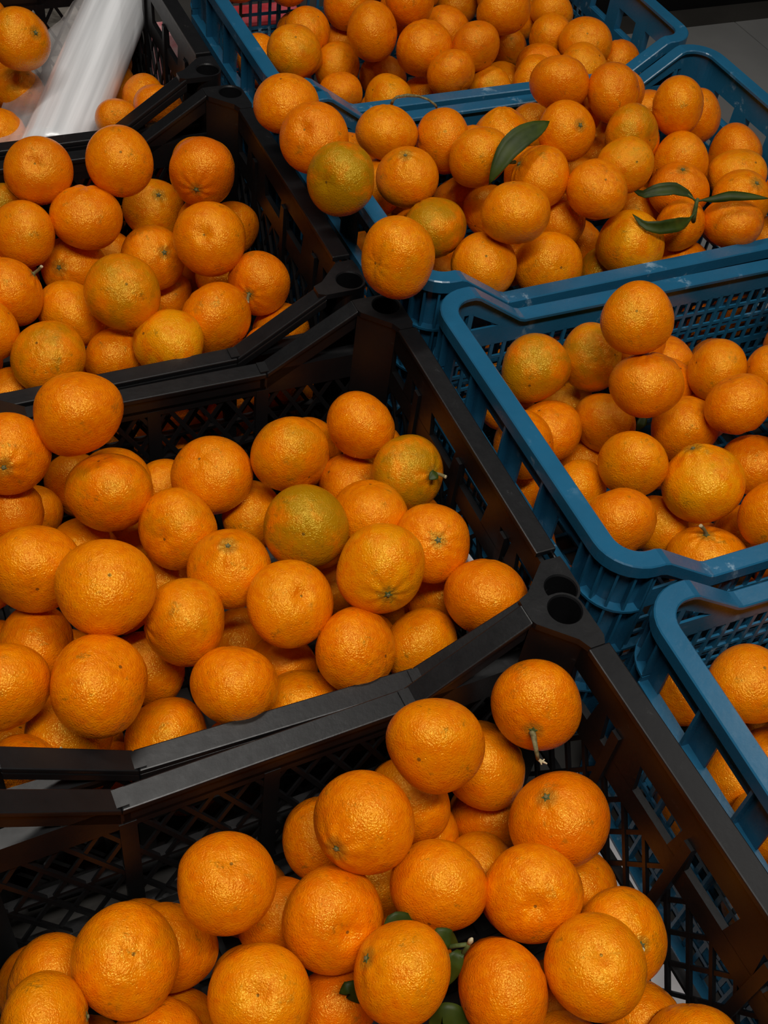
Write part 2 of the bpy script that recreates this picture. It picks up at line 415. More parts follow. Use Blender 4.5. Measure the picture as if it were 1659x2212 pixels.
    for s in (-1, 1):
        def quad(pts):
            pts = [(s*u, z) for u, z in pts]
            if s > 0: pts = pts[::-1]
            poly_prism(m, pts, IDF, iw, ow)
        quad([(E, -.046), (E, -.069), (u2, -.069), (u2, -.046)])
        # strip above the two cut-outs, following the rim
        quad([(E, -.002), (E, -.026), (.2505, -.026), (.2505, -.003)])
        quad([(.2505, -.003), (.2505, -.026), (.2150, -.046), (.2085, -.030)])
        quad([(.2085, -.030), (.2150, -.046), (u2, -.046), (u2, -.0405)])
        quad([(.2530, -.026), (.2530, -.046), (.2475, -.046), (.2475, -.026)])    # post between slot and triangle
    P['end_wall'] = m
    m = MB()
    nx = int((E-.004)/.0145)
    for i in range(-nx, nx+1): B(m, IDF, i*.0145-.0020, i*.0145+.0020, iw, ow-.0003, -.240, -.067)
    for k in range(9):
        z = -.0870-k*.0185; h_ = .0018 if k not in (3, 6) else .004
        B(m, IDF, -E, E, iw+.0003, ow, z-h_, z+h_)
    B(m, IDF, -E, E, iw, ow, -.2450, -.2395)
    P['end_grid'] = m
    m = MB()
    for z in (-.112, -.170, -.2415): B(m, IDF, -E, E, ow, -.001, z-.003, z)
    for s in (-1, 1):
        B(m, IDF, *sorted((s*.2535, s*.2510)), ow, -.004, -.112, -.010)
        B(m, IDF, *sorted((s*.1900, s*.1875)), ow, -.004, -.112, -.044)
    for i in range(-2, 3): B(m, IDF, i*.08-.0014, i*.08+.0014, ow, -.004, -.112, -.045)
    P['end_ribs'] = m
    m = MB()
    a, b_ = hw-.020, hl-.020
    for x0, x1, y0, y1 in ((-a, a, -b_, -b_+.02), (-a, a, b_-.02, b_), (-a, -a+.02, -b_+.02, b_-.02), (a-.02, a, -b_+.02, b_-.02)): m.box((x0, y0, 0), (x1, y1, .005))
    for i in range(-12, 13): m.box((i*.0215-.002, -b_+.02, .0005), (i*.0215+.002, b_-.02, .0045))
    for i in range(-6, 7): m.box((-a+.02, i*.0215-.002, .001), (a-.02, i*.0215+.002, .004))
    P['base'] = m
    return {k: v.mesh('blue_'+k, BLUE, smooth=False) for k, v in P.items()}
BP, UP = black_parts(), blue_parts()
def place(o, x, y, rz, sx=1, sy=1):
    o.location = (x, y, 0); o.rotation_euler = (0, 0, rz); o.scale = (sx, sy, 1); return o
def black_crate(label):
    r = link('fruit_crate', None, label=label, cat='crate', group='black plastic crates of oranges')
    for s, rz in ((1, 0), (-1, pi)):
        e_ = place(link('end_wall', BP['end_frame'], r), 0, s*BL/2, rz)
        bevel(link('rim', BP['end_rim'], e_), .0012); link('lattice', BP['end_lattice'], e_)
    for s, rz in ((1, -pi/2), (-1, pi/2)):
        e_ = place(link('side_wall', BP['side_frame'], r), s*BW/2, 0, rz)
        bevel(link('rim', BP['side_rim'], e_), .0012); link('lattice', BP['side_lattice'], e_)
    for i, (sx, sy) in enumerate(((1, 1), (-1, 1), (-1, -1), (1, -1))):
        c = place(link('corner_post', BP['post'], r), sx*BW/2, sy*BL/2, i*pi/2)
        link('corner_panel', BP['post_panel'], c)
    link('crate_floor', BP['base'], r)
    return r
def blue_crate(label):
    r = link('fruit_crate', None, label=label, cat='crate', group='blue plastic crates of oranges')
    rim = link('rim', UP['rim'], r)
    for s, rz in ((1, 0), (-1, pi)):
        e_ = place(link('end_wall', UP['end_wall'], r), 0, s*LB/2, rz)
        link('grid', UP['end_grid'], e_); link('rib', UP['end_ribs'], e_)
    for s, rz in ((1, -pi/2), (-1, pi/2)):
        e_ = place(link('side_wall', UP['side_wall'], r), s*WB/2, 0, rz)
        link('rail', UP['side_rail'], e_); link('rib', UP['side_ribs'], e_); link('grid', UP['side_grid'], e_)
    for i, (sx, sy) in enumerate(((1, 1), (-1, 1), (-1, -1), (1, -1))):
        c = place(link('corner', UP['corner_shell'], r), sx*(WB/2-.040), sy*(LB/2-.040), i*pi/2)
        link('rib', UP['corner_ribs'], c)
    link('crate_floor', UP['base'], r)
    return r
CLAB = {'A': 'nearest black plastic crate of oranges, at the bottom of the photo', 'B': 'second black plastic crate from the front, full of oranges',
        'C': 'third black plastic crate from the front, below the plastic bag roll', 'D': 'farthest black plastic crate, holding the plastic bag roll',
        'W': 'nearest blue plastic crate, cut off by the right edge', 'V': 'second blue plastic crate from the front, with orange pile against its grid wall',
        'U': 'third blue plastic crate, heaped with oranges and leafy twigs', 'T': 'farthest blue plastic crate, at the top of the photo'}
for c, x, y, z, rz in CRATES:
    r = (black_crate if c in 'ABCD' else blue_crate)(CLAB[c])
    r.location = (x, y, ZT+.0012); r.rotation_euler = (0, 0, rz); r.scale = (1, 1, (z-ZT-.0012)/H)

# ------------------------------------------------------------------ oranges
ORANGES=[
('A1',-0.2253,0.1309,-0.0101,0.0342,'n',-0.672,-0.477,0.566,0.05,0.32,0.30,'big orange topping the heap by the back wall, dark speck at its centre'),
('A2',-0.1287,0.1453,-0.0302,0.0340,'S',-0.591,-0.761,0.267,0.01,0.20,0.04,'orange with a long bent dry stem hanging down, nearest black crate'),
('A3',-0.1589,0.1472,-0.1073,0.0357,'p',0.977,0.033,0.212,0.10,0.40,0.35,'orange half hidden under the speckled heap-top orange, nearest black crate'),
('A4',-0.2906,0.1018,-0.0292,0.0350,'s',-0.811,-0.479,0.336,0.04,0.22,0.10,'large orange with a round green stem button at its lower left, nearest black crate'),
('A5',-0.2300,0.1391,-0.1075,0.0333,'p',0.855,0.514,-0.068,0.11,0.09,0.10,'half-hidden orange behind right of the lower-left-button orange, nearest black crate'),
('A6',-0.3004,0.1387,-0.1232,0.0312,'p',-0.685,0.296,-0.665,0.00,0.18,0.02,'half-hidden orange in front left of the lower-left-button orange, nearest black crate'),
('A7',-0.1442,0.0675,-0.0630,0.0356,'s',-0.419,0.265,0.869,0.00,0.60,0.05,'reddish orange with brown-ringed stem button on top, by the right mesh wall'),
('A8',-0.1485,0.1314,-0.1766,0.0334,'p',0.173,-0.615,-0.769,0.05,0.25,0.09,'mostly buried orange in front of the half-hidden right orange, nearest black crate'),
('A9',-0.2107,0.1357,-0.1709,0.0322,'p',0.948,0.247,-0.200,0.10,0.07,0.20,'mostly buried orange behind the smudged shiny orange, nearest black crate'),
('A10',-0.2504,0.0518,-0.0607,0.0336,'p',0.641,0.755,-0.136,0.00,0.17,0.20,'shiny orange with faint brown smudge in the middle of nearest black crate'),
('A11',-0.1925,0.0234,-0.0565,0.0332,'n',-0.387,-0.591,0.708,0.13,0.00,0.02,'orange with a small scar and a sunken navel, nearest black crate'),
('A12',-0.1178,0.0464,-0.1543,0.0316,'p',-0.450,-0.565,-0.691,0.06,0.20,0.01,'mostly buried orange right of the scar-and-navel orange, nearest black crate'),
('A13',-0.3912,0.0946,-0.0318,0.0324,'n',0.117,0.014,0.993,0.15,0.40,0.21,'lone high orange with a dented top before the back lattice, nearest black crate'),
('A14',-0.3272,0.0597,-0.0701,0.0347,'n',0.090,-0.680,0.728,0.30,0.26,0.00,'orange with a grey-green bruise on top and tiny side navel, nearest black crate'),
('A15',-0.3505,0.0934,-0.1257,0.0302,'p',0.020,0.998,0.063,0.00,0.70,0.08,'half-hidden orange left of the bruise-topped orange, nearest black crate'),
('A16',-0.4647,0.0815,-0.0650,0.0348,'n',0.170,-0.285,0.943,0.30,0.05,0.12,'big wrinkled glossy orange near the bottom left corner of the photo'),
('A17',-0.4316,0.0999,-0.1184,0.0337,'p',-0.375,-0.756,-0.537,0.00,0.21,0.10,'half-hidden orange right of the big wrinkled orange, nearest black crate'),
('A18',-0.5118,0.1051,-0.1223,0.0315,'p',0.841,0.038,-0.540,0.13,0.21,0.09,'half-hidden orange behind the corner orange, nearest black crate'),
('A19',-0.5213,0.0584,-0.0571,0.0300,'s',0.959,-0.244,0.140,0.09,0.31,0.39,'orange cut by the bottom left photo corner, stem on its right side'),
('A20',-0.3906,0.0272,-0.0620,0.0321,'n',-0.191,-0.245,0.950,0.00,0.25,0.40,'pale orange with a creased skin and one black dot, bottom edge'),
('A21',-0.3022,0.0041,-0.0509,0.0323,'s',-0.726,0.429,0.538,0.30,0.00,0.31,'orange with pale stub stem at upper left and dark stain on top'),
('A22',-0.3355,0.0213,-0.1272,0.0295,'p',-0.131,0.985,-0.113,0.14,0.90,0.07,'dark red glossy orange with a small leaf across it, bottom edge'),
('A23',-0.2417,-0.0275,-0.0608,0.0325,'p',0.998,0.055,-0.008,0.16,0.40,0.00,'orange beside green leaves at the bottom edge, nearest black crate'),
('A24',-0.1822,-0.0402,-0.0439,0.0327,'n',-0.097,-0.025,0.995,0.01,0.23,0.36,'plain big orange in front of the one with pale cut stem'),
('A25',-0.1371,-0.0201,-0.0799,0.0315,'t',-0.079,-0.579,0.811,0.35,0.01,0.16,'orange with a pale cut stem pointing right, against the right mesh wall'),
('A26',-0.1266,-0.0626,-0.1459,0.0303,'p',-0.760,-0.294,-0.579,0.00,0.18,0.17,'half-hidden orange in front right of the plain big orange, nearest black crate'),
('A27',-0.1205,-0.1003,-0.1024,0.0307,'p',-0.251,-0.895,-0.369,0.00,0.05,0.30,'half-hidden orange in front right of the cut-stem orange, nearest black crate'),
('A28',-0.1978,-0.0681,-0.1259,0.0301,'p',0.874,0.468,0.132,0.14,0.20,0.44,'half-hidden orange in front right of the leaf-side orange, nearest black crate'),
('A29',-0.4348,0.0543,-0.1694,0.0315,'p',-0.848,-0.378,-0.372,0.00,0.32,0.50,'mostly buried orange in front left of the black-dot orange, nearest black crate'),
('A30',-0.4589,0.0340,-0.1167,0.0328,'p',0.460,0.875,0.150,0.09,0.00,0.08,'half-hidden orange in front of the big wrinkled orange, nearest black crate'),
('A31',-0.2608,0.1020,-0.1658,0.0314,'p',-0.004,0.992,-0.128,0.13,0.12,0.26,'mostly buried orange left of the smudged shiny orange, nearest black crate'),
('A32',-0.1828,0.0828,-0.1619,0.0308,'p',-0.250,0.881,-0.400,0.00,0.00,0.24,'mostly buried orange right of the smudged shiny orange, nearest black crate'),
('A34',-0.1751,-0.0239,-0.1719,0.0304,'p',0.832,-0.411,-0.371,0.09,0.60,0.24,'mostly buried orange right of the leaf-side orange, nearest black crate'),
('B1',-0.3833,0.5204,0.0008,0.0374,'p',0.001,0.501,0.865,0.12,0.10,0.02,'orange perched against the rim dividing the second and third black crates'),
('B2',-0.4453,0.5176,-0.0292,0.0345,'s',-0.225,-0.856,0.465,0.00,0.05,0.00,'orange with dark stem scar cut by the left edge, second black crate'),
('B3',-0.3719,0.4730,-0.0527,0.0363,'p',0.155,-0.334,-0.930,0.45,0.07,0.00,'orange with several green-black bruises below the rim-perched one, second black crate'),
('B4',-0.3831,0.5636,-0.1381,0.0323,'p',0.790,0.580,0.201,0.13,0.21,0.02,'mostly buried orange left of the bruised orange, second black crate'),
('B5',-0.2794,0.4742,-0.0641,0.0358,'n',-0.419,-0.071,0.905,0.00,0.42,0.23,'orange with a black torn scar at its upper left, second black crate'),
('B6',-0.2126,0.4560,-0.0396,0.0347,'p',-0.236,0.966,0.106,0.45,0.18,0.19,'orange with a green flush on its right shoulder, second black crate'),
('B7',-0.1535,0.5415,-0.1399,0.0330,'p',-0.720,0.383,-0.578,0.06,0.15,0.00,'mostly buried orange right of the green-shouldered orange, second black crate'),
('B8',-0.1370,0.4718,-0.0420,0.0322,'p',0.934,0.244,0.261,0.00,0.14,0.05,'orange alone in the back right corner of the second black crate'),
('B9',-0.1163,0.4080,-0.0461,0.0326,'l',0.409,-0.717,0.565,0.75,0.24,0.17,'greenish orange with a tiny green leaf on its stem, second black crate'),
('B10',-0.1487,0.4519,-0.1032,0.0313,'p',0.695,-0.338,-0.635,0.02,0.10,0.05,'half-hidden orange left of the tiny-leaf orange, second black crate'),
('B11',-0.1684,0.3735,-0.0499,0.0330,'p',-0.123,-0.503,-0.856,0.08,0.12,0.21,'orange behind the bottom-button orange, second black crate'),
('B12',-0.2322,0.3686,-0.0366,0.0353,'n',-0.335,-0.688,0.644,0.85,0.25,0.01,'olive-green tinted orange in the middle of the second black crate'),
('B13',-0.1326,0.3225,-0.0411,0.0330,'s',-0.205,-0.541,0.816,0.00,0.09,0.04,'orange with star-shaped green calyx facing up, by the right mesh wall'),
('B14',-0.2448,0.4568,-0.1145,0.0308,'p',-0.718,0.365,-0.593,0.00,0.00,0.32,'half-hidden orange left of the olive-tinted orange, second black crate'),
('B15',-0.3256,0.4259,-0.0683,0.0344,'n',-0.598,-0.646,0.475,0.35,0.00,0.12,'wrinkled orange with dark top bloom left of the collared one'),
('B16',-0.3090,0.5414,-0.1464,0.0317,'p',-0.468,0.794,0.388,0.00,0.19,0.20,'mostly buried orange behind left of the wrinkled bloom orange, second black crate'),
('B17',-0.2990,0.3650,-0.0605,0.0342,'s',-0.082,-0.060,0.995,0.00,0.17,0.27,'orange with a raised collar around its stem button, second black crate'),
('B18',-0.1928,0.3001,-0.0267,0.0359,'s',-0.227,-0.947,0.225,0.08,0.16,0.60,'smooth bright orange with green button at its bottom, second black crate'),
('B19',-0.1089,0.2617,-0.0528,0.0357,'p',0.227,0.579,0.783,0.06,0.50,0.10,'very glossy orange against the right wall behind the diagonal black rim'),
('B20',-0.2677,0.3080,-0.0499,0.0347,'n',0.177,-0.461,0.870,0.09,0.00,0.24,'orange with pale scratch lines across its top, second black crate'),
('B21',-0.1309,0.3554,-0.1605,0.0330,'p',0.964,0.146,-0.223,0.08,0.37,0.26,'mostly buried orange in front right of the bottom-button orange, second black crate'),
('B22',-0.1148,0.3152,-0.1174,0.0311,'p',0.599,0.781,0.176,0.02,0.10,0.13,'mostly buried orange left of the glossy wall orange, second black crate'),
('B23',-0.2270,0.2604,-0.0698,0.0340,'n',0.546,-0.726,0.418,0.00,0.15,0.00,'orange with a brown patch on its face just above the black rim'),
('B24',-0.1610,0.2656,-0.1014,0.0319,'p',-0.365,0.908,-0.206,0.00,0.00,0.24,'half-hidden orange right of the brown-patch orange, second black crate'),
('B25',-0.3514,0.3227,-0.0587,0.0348,'p',-0.971,0.126,0.205,0.35,0.12,0.28,'tall oval orange with green tint at the upper right, second black crate'),
('B26',-0.4070,0.3393,-0.0082,0.0369,'n',0.062,-0.413,0.909,0.03,0.00,0.14,'largest orange in the second black crate, with pinprick navel'),
('B27',-0.4506,0.3959,-0.0360,0.0364,'n',-0.106,-0.945,0.309,0.08,0.06,0.17,'orange with a white scrape mark near the left edge, second black crate'),
('B28',-0.4545,0.5082,-0.0898,0.0306,'p',0.949,0.241,-0.203,0.00,0.50,0.09,'half-hidden orange in front of the left-edge stem orange, second black crate'),
('B29',-0.4334,0.5359,-0.1336,0.0284,'p',-0.568,0.822,0.041,0.17,0.06,0.22,'mostly buried orange behind the white-scraped orange, second black crate'),
('B30',-0.3979,0.4798,-0.1333,0.0313,'p',0.893,0.434,-0.121,0.12,0.06,0.23,'mostly buried orange behind left of the largest orange, second black crate'),
('B31',-0.3552,0.5011,-0.1670,0.0301,'p',0.804,0.587,-0.097,0.01,0.21,0.31,'mostly buried orange behind right of the largest orange, second black crate'),
('B32',-0.3415,0.4296,-0.1465,0.0317,'p',0.638,0.706,0.306,0.16,0.00,0.20,'mostly buried orange behind left of the tall oval orange, second black crate'),
('B33',-0.4641,0.3676,-0.0989,0.0327,'p',-0.895,0.414,-0.165,0.14,0.17,0.00,'half-hidden orange behind right of the left-edge orange, second black crate'),
('B34',-0.4318,0.2740,-0.0371,0.0369,'n',0.526,-0.221,0.821,0.09,0.06,0.00,'big orange with a pale torn patch on its right, second black crate'),
('B35',-0.4962,0.2973,-0.0404,0.0340,'p',-0.223,0.902,0.370,0.09,0.14,0.13,'orange cut by the left edge above the black rim, second black crate'),
('B36',-0.3787,0.3430,-0.1406,0.0329,'p',0.975,0.050,-0.215,0.13,0.14,0.16,'mostly buried orange right of the torn-patch orange, second black crate'),
('B37',-0.3298,0.2625,-0.0723,0.0339,'p',0.229,0.648,0.727,0.09,0.00,0.01,'wide flattened orange lying above the black rim, second black crate'),
('B38',-0.2888,0.3638,-0.1763,0.0336,'p',-0.754,0.608,-0.248,0.03,0.17,0.05,'mostly buried orange behind the wide flat orange, second black crate'),
('B39',-0.2718,0.2597,-0.1262,0.0315,'p',0.064,-0.734,-0.676,0.07,0.00,0.32,'half-hidden orange right of the wide flat orange, second black crate'),
('B40',-0.3857,0.2640,-0.1299,0.0352,'n',0.861,-0.261,0.436,0.40,0.00,0.09,'orange with a greenish right side behind the rim bend, second black crate'),
('B41',-0.4568,0.2882,-0.1125,0.0331,'p',0.747,0.605,0.276,0.00,0.18,0.50,'half-hidden orange in front left of the torn-patch orange, second black crate'),
('B42',-0.4977,0.2569,-0.0903,0.0261,'t',0.852,-0.228,0.471,0.00,0.17,0.07,'orange with a clipped stem stub in the lower left of second black crate'),
('B43',-0.4278,0.2763,-0.1839,0.0303,'p',0.926,0.061,-0.373,0.00,0.19,0.11,'mostly buried orange in front left of the green-sided orange, second black crate'),
('B44',-0.3259,0.2598,-0.1701,0.0308,'p',-0.386,0.919,0.082,0.00,0.15,0.50,'mostly buried orange in front of the wide flat orange, second black crate'),
('B45',-0.2342,0.2746,-0.1636,0.0259,'p',0.680,0.723,0.121,0.05,0.11,0.25,'mostly buried orange in front left of the brown-patch orange, second black crate'),
('B47',-0.1820,0.3867,-0.1632,0.0300,'p',-0.495,0.838,0.230,0.06,0.50,0.31,'mostly buried orange in front left of the bottom-button orange, second black crate'),
('B48',-0.2681,0.3137,-0.1489,0.0302,'p',-0.220,0.976,0.003,0.00,0.21,0.09,'mostly buried orange right of the wide flat orange, second black crate'),
('C1',-0.3354,0.8895,-0.0038,0.0339,'n',-0.182,-0.647,0.741,0.19,0.80,0.25,'dark reddish orange with a sunken dimple below the plastic roll'),
('C2',-0.2516,0.8738,0.0044,0.0351,'n',-0.113,-0.641,0.759,0.06,0.11,0.17,'orange resting on top against the back rim, right of the plastic roll end'),
('C3',-0.1685,0.8526,-0.0100,0.0359,'s',-0.485,-0.875,-0.002,0.14,0.70,0.07,'reddish orange with green button low on its face, third black crate'),
('C4',-0.2981,0.8445,-0.0388,0.0372,'p',0.104,0.343,0.933,0.14,0.40,0.11,'wrinkled wide orange in the second row of the third black crate'),
('C5',-0.2058,0.9212,-0.0961,0.0342,'s',0.084,-0.428,0.900,0.00,0.04,0.50,'yellowish orange with small dark stem behind the wrinkled wide orange'),
('C6',-0.1844,0.7761,-0.0384,0.0373,'n',-0.428,-0.609,0.668,0.00,0.27,0.20,'orange with creased dimple top, biggest by the right wall, third black crate'),
('C7',-0.1204,0.8958,-0.1222,0.0334,'p',0.030,0.930,0.365,0.08,0.18,0.00,'mostly buried orange right of the creased dimple orange, third black crate'),
('C8',-0.3663,0.8386,-0.0424,0.0337,'p',0.909,0.330,-0.256,0.16,0.40,0.33,'smooth oval orange at the left edge of the third black crate'),
('C9',-0.3688,0.9685,-0.0997,0.0316,'p',-0.152,0.857,0.492,0.80,0.12,0.26,'mostly buried orange behind left of the smooth oval orange, third black crate'),
('C10',-0.3966,0.7616,-0.0524,0.0333,'t',0.841,0.030,0.541,0.04,0.15,0.00,'orange with a small stem at the left edge of third black crate'),
('C11',-0.3162,0.8473,-0.1047,0.0342,'s',-0.568,-0.560,0.603,0.08,0.05,0.17,'orange with a dark stem spot facing left, third black crate'),
('C12',-0.2332,0.8264,-0.0897,0.0337,'s',0.214,-0.705,0.677,0.08,0.10,0.17,'orange with a green star stem in the middle of the third black crate'),
('C13',-0.2943,0.7162,-0.0397,0.0363,'n',0.000,-0.632,0.775,0.55,0.23,0.20,'olive-topped orange on top in the middle of the third black crate'),
('C14',-0.3395,0.7596,-0.0916,0.0354,'p',-0.809,-0.086,-0.581,0.30,0.10,0.27,'half-hidden orange in front of the dark-stem orange, third black crate'),
('C15',-0.2235,0.8351,-0.1523,0.0333,'p',0.676,-0.124,-0.727,0.00,0.14,0.16,'mostly buried orange right of the olive-topped orange, third black crate'),
('C16',-0.1423,0.7360,-0.0767,0.0336,'t',-0.669,-0.717,0.196,0.09,0.50,0.03,'oval orange with a pale twig stub by the right wall, third black crate'),
('C17',-0.2020,0.7040,-0.0862,0.0381,'p',-0.506,0.813,0.287,0.00,0.19,0.04,'large smooth orange left of the diagonal rim, third black crate'),
('C18',-0.2605,0.6684,-0.0776,0.0345,'p',0.798,-0.042,-0.602,0.08,0.35,0.80,'shiny yellow-orange fruit at the front rim of the third black crate'),
('C19',-0.3091,0.7022,-0.1128,0.0338,'p',-0.487,0.869,0.093,0.00,0.20,0.09,'half-hidden orange left of the shiny yellow-orange fruit, third black crate'),
('C20',-0.3822,0.6684,-0.0648,0.0347,'n',-0.295,-0.249,0.922,0.55,0.11,0.09,'green-blushed orange at the front left of the third black crate'),
('C21',-0.4269,0.7095,-0.0532,0.0301,'p',-0.741,0.060,-0.669,0.01,0.34,0.27,'orange in front left of the left stem orange, third black crate'),
('C22',-0.1258,0.7173,-0.1344,0.0324,'p',0.912,-0.314,-0.265,0.40,0.06,0.08,'half-hidden orange in front of the twig-stub orange, third black crate'),
('C23',-0.1506,0.6660,-0.1150,0.0309,'p',-0.684,0.132,-0.717,0.00,0.11,0.00,'half-hidden orange in front right of the large smooth orange, third black crate'),
('C24',-0.4197,0.6814,-0.1129,0.0277,'p',0.612,-0.261,-0.746,0.00,0.14,0.11,'half-hidden orange in front left of the green-blushed orange, third black crate'),
('C25',-0.4030,0.7019,-0.1618,0.0309,'p',0.863,-0.162,-0.479,0.20,0.00,0.39,'mostly buried orange in front of the green-blushed orange, third black crate'),
('C26',-0.1659,0.8707,-0.1573,0.0320,'p',0.654,0.719,0.234,0.04,0.00,0.31,'mostly buried orange in front of the creased dimple orange, third black crate'),
('C27',-0.2083,0.7016,-0.1540,0.0304,'p',-0.254,-0.303,-0.918,0.03,0.00,0.07,'mostly buried orange in front right of the shiny yellow-orange fruit, third black crate'),
('C28',-0.1568,0.8184,-0.1277,0.0297,'p',-0.445,-0.102,-0.890,0.02,0.14,0.28,'mostly buried orange left of the twig-stub orange, third black crate'),
('C29',-0.2626,0.9100,-0.1468,0.0320,'p',0.894,0.191,-0.405,0.00,0.19,0.07,'mostly buried orange behind the olive-topped orange, third black crate'),
('D1',-0.2947,1.1747,-0.0103,0.0368,'s',0.509,-0.648,0.566,0.25,0.28,0.37,'orange with green-ringed stem left of the plastic roll'),
('D2',-0.2985,1.2123,-0.0987,0.0333,'p',0.672,0.393,0.628,0.50,0.00,0.12,'oval yellow-green flushed orange half behind the plastic film'),
('D3',-0.3145,1.2883,-0.1059,0.0317,'p',-0.758,0.652,0.021,0.10,0.14,0.09,'mostly buried orange behind left of the film-side orange, farthest black crate'),
('D5',-0.3429,1.1341,-0.1068,0.0326,'p',0.872,0.390,0.297,0.16,0.01,0.22,'half-hidden orange in front of the film-side orange, farthest black crate'),
('D6',-0.1451,1.3595,-0.1485,0.0336,'p',-0.820,0.230,-0.524,0.12,0.32,0.15,'mostly buried orange behind left of the slot-side orange, farthest black crate'),
('D7',-0.1554,1.2959,-0.1519,0.0318,'p',0.996,-0.088,-0.033,0.00,0.13,0.28,'mostly buried orange right of the film-side orange, farthest black crate'),
('D8',-0.1455,1.1834,-0.1112,0.0308,'p',0.933,-0.158,-0.323,0.02,0.00,0.10,'half-hidden orange behind left of the slot-side orange, farthest black crate'),
('D9',-0.1545,1.0702,-0.0591,0.0298,'p',-0.328,0.123,-0.937,0.00,0.28,0.01,'orange behind the slotted diagonal rim, farthest black crate'),
('D10',-0.2106,1.0643,-0.0607,0.0239,'p',0.008,0.916,0.400,0.03,0.30,0.15,'orange left of the slot-side orange, farthest black crate'),
('T1',0.1631,1.2361,-0.0336,0.0364,'p',0.786,-0.291,-0.545,0.35,0.23,0.07,'half-hidden orange behind left of the blotched orange, farthest blue crate'),
('T2',0.1438,1.1146,-0.0135,0.0353,'p',-0.672,0.605,-0.427,0.00,0.40,0.17,'orange with dark grey blotches on its left, farthest blue crate'),
('T3',0.0919,1.2078,-0.0526,0.0310,'p',-0.372,0.352,-0.859,0.40,0.24,0.15,'half-hidden orange behind right of the left yellowish orange, farthest blue crate'),
('T4',0.0092,1.0486,0.0091,0.0317,'n',-0.143,-0.477,0.867,0.35,0.08,0.40,'yellowish orange at the left of the farthest blue crate'),
('T5',0.1190,1.1621,-0.0838,0.0316,'p',-0.500,0.866,-0.028,0.11,0.00,0.33,'half-hidden orange behind the rim-dip orange, farthest blue crate'),
('T6',0.0544,0.9996,-0.0238,0.0260,'p',0.015,0.273,0.962,0.00,0.10,0.00,'orange just above the left dip of the blue rim, farthest blue crate'),
('T7',0.2077,1.1434,0.0128,0.0353,'p',-0.498,0.661,-0.561,0.12,0.25,0.00,'orange cut by the top edge in the middle of the farthest blue crate'),
('T8',0.1978,1.0717,-0.0225,0.0367,'n',-0.388,-0.578,-0.718,0.00,0.05,0.00,'large orange hanging over a dark stem end, farthest blue crate'),
('T9',0.2836,1.1643,-0.0473,0.0328,'p',-0.575,0.215,-0.789,0.05,0.19,0.00,'half-hidden orange behind left of the deep reddish orange, farthest blue crate'),
('T10',0.2588,1.0447,-0.0088,0.0320,'p',-0.110,0.951,0.290,0.08,0.80,0.21,'deep reddish glossy orange in the middle of the farthest blue crate'),
('T11',0.2069,1.0033,-0.0196,0.0299,'p',-0.139,0.941,0.307,0.01,0.14,0.00,'smallest full round orange above the blue rim, farthest blue crate'),
('T12',0.1882,1.1604,-0.1077,0.0335,'p',0.609,0.608,0.510,0.13,0.28,0.13,'mostly buried orange right of the rim-dip orange, farthest blue crate'),
('T13',0.1250,1.0102,-0.0482,0.0325,'p',0.823,-0.041,-0.566,0.02,0.17,0.50,'half-hidden orange right of the rim-dip orange, farthest blue crate'),
('T14',0.3198,1.0919,0.0118,0.0344,'p',-0.483,0.823,0.300,0.05,0.21,0.19,'orange at the top edge left of centre right, farthest blue crate'),
('T15',0.3858,1.1712,-0.0911,0.0325,'p',0.215,0.765,0.607,0.40,0.00,0.14,'mostly buried orange right of the deep reddish orange, farthest blue crate'),
('T16',0.4338,1.2268,-0.0792,0.0329,'p',0.047,-0.039,-0.998,0.00,0.00,0.09,'mostly buried orange in front right of the top-edge orange, farthest blue crate'),
('T17',0.4608,1.1838,-0.0482,0.0297,'p',0.543,0.606,0.581,0.17,0.10,0.31,'half-hidden orange behind left of the pale-ring orange, farthest blue crate'),
('T18',0.4263,1.1241,-0.0548,0.0316,'p',-0.686,0.721,0.095,0.03,0.00,0.24,'half-hidden orange left of the pale-ring orange, farthest blue crate'),
('T19',0.4490,1.0684,-0.0369,0.0342,'n',-0.400,-0.493,0.773,0.00,0.32,0.21,'orange with flat pale ring on top at the right of farthest blue crate'),
('T20',0.4105,1.0059,-0.0354,0.0325,'p',-0.299,0.494,-0.817,0.16,0.00,0.27,'orange in front of the pale-ring orange, farthest blue crate'),
('T21',0.3763,1.0617,-0.0566,0.0308,'p',0.347,0.503,0.792,0.00,0.19,0.00,'half-hidden orange in front left of the pale-ring orange, farthest blue crate'),
('T22',0.3376,1.0078,-0.0468,0.0318,'p',-0.533,0.810,-0.245,0.21,0.03,0.30,'half-hidden orange in front right of the deep reddish orange, farthest blue crate'),
('T23',0.5012,1.0558,-0.0652,0.0296,'p',0.140,0.636,0.759,0.09,0.37,0.00,'mostly buried orange in front right of the pale-ring orange, farthest blue crate'),
('T24',0.2794,1.0189,-0.0589,0.0287,'p',0.409,0.414,0.813,0.40,0.36,0.41,'half-hidden orange right of the small round orange, farthest blue crate'),
('T25',0.3498,1.1002,-0.1012,0.0305,'p',-0.376,-0.127,-0.918,0.05,0.10,0.35,'mostly buried orange in front right of the deep reddish orange, farthest blue crate'),
('T27',0.4879,1.2754,-0.0751,0.0316,'p',-0.454,0.782,-0.427,0.16,0.31,0.25,'mostly buried orange right of the top-edge orange, farthest blue crate'),
('T28',0.0278,1.2204,-0.0946,0.0319,'p',-0.576,0.555,-0.600,0.13,0.00,0.14,'mostly buried orange left of the left yellowish orange, farthest blue crate'),
('T29',0.1585,1.2455,-0.0975,0.0313,'p',-0.317,-0.160,-0.935,0.00,0.36,0.00,'mostly buried orange left of the blotched orange, farthest blue crate'),
('T30',0.2157,1.0781,-0.0972,0.0313,'p',0.631,0.249,0.735,0.13,0.00,0.11,'mostly buried orange in front left of the small round orange, farthest blue crate'),
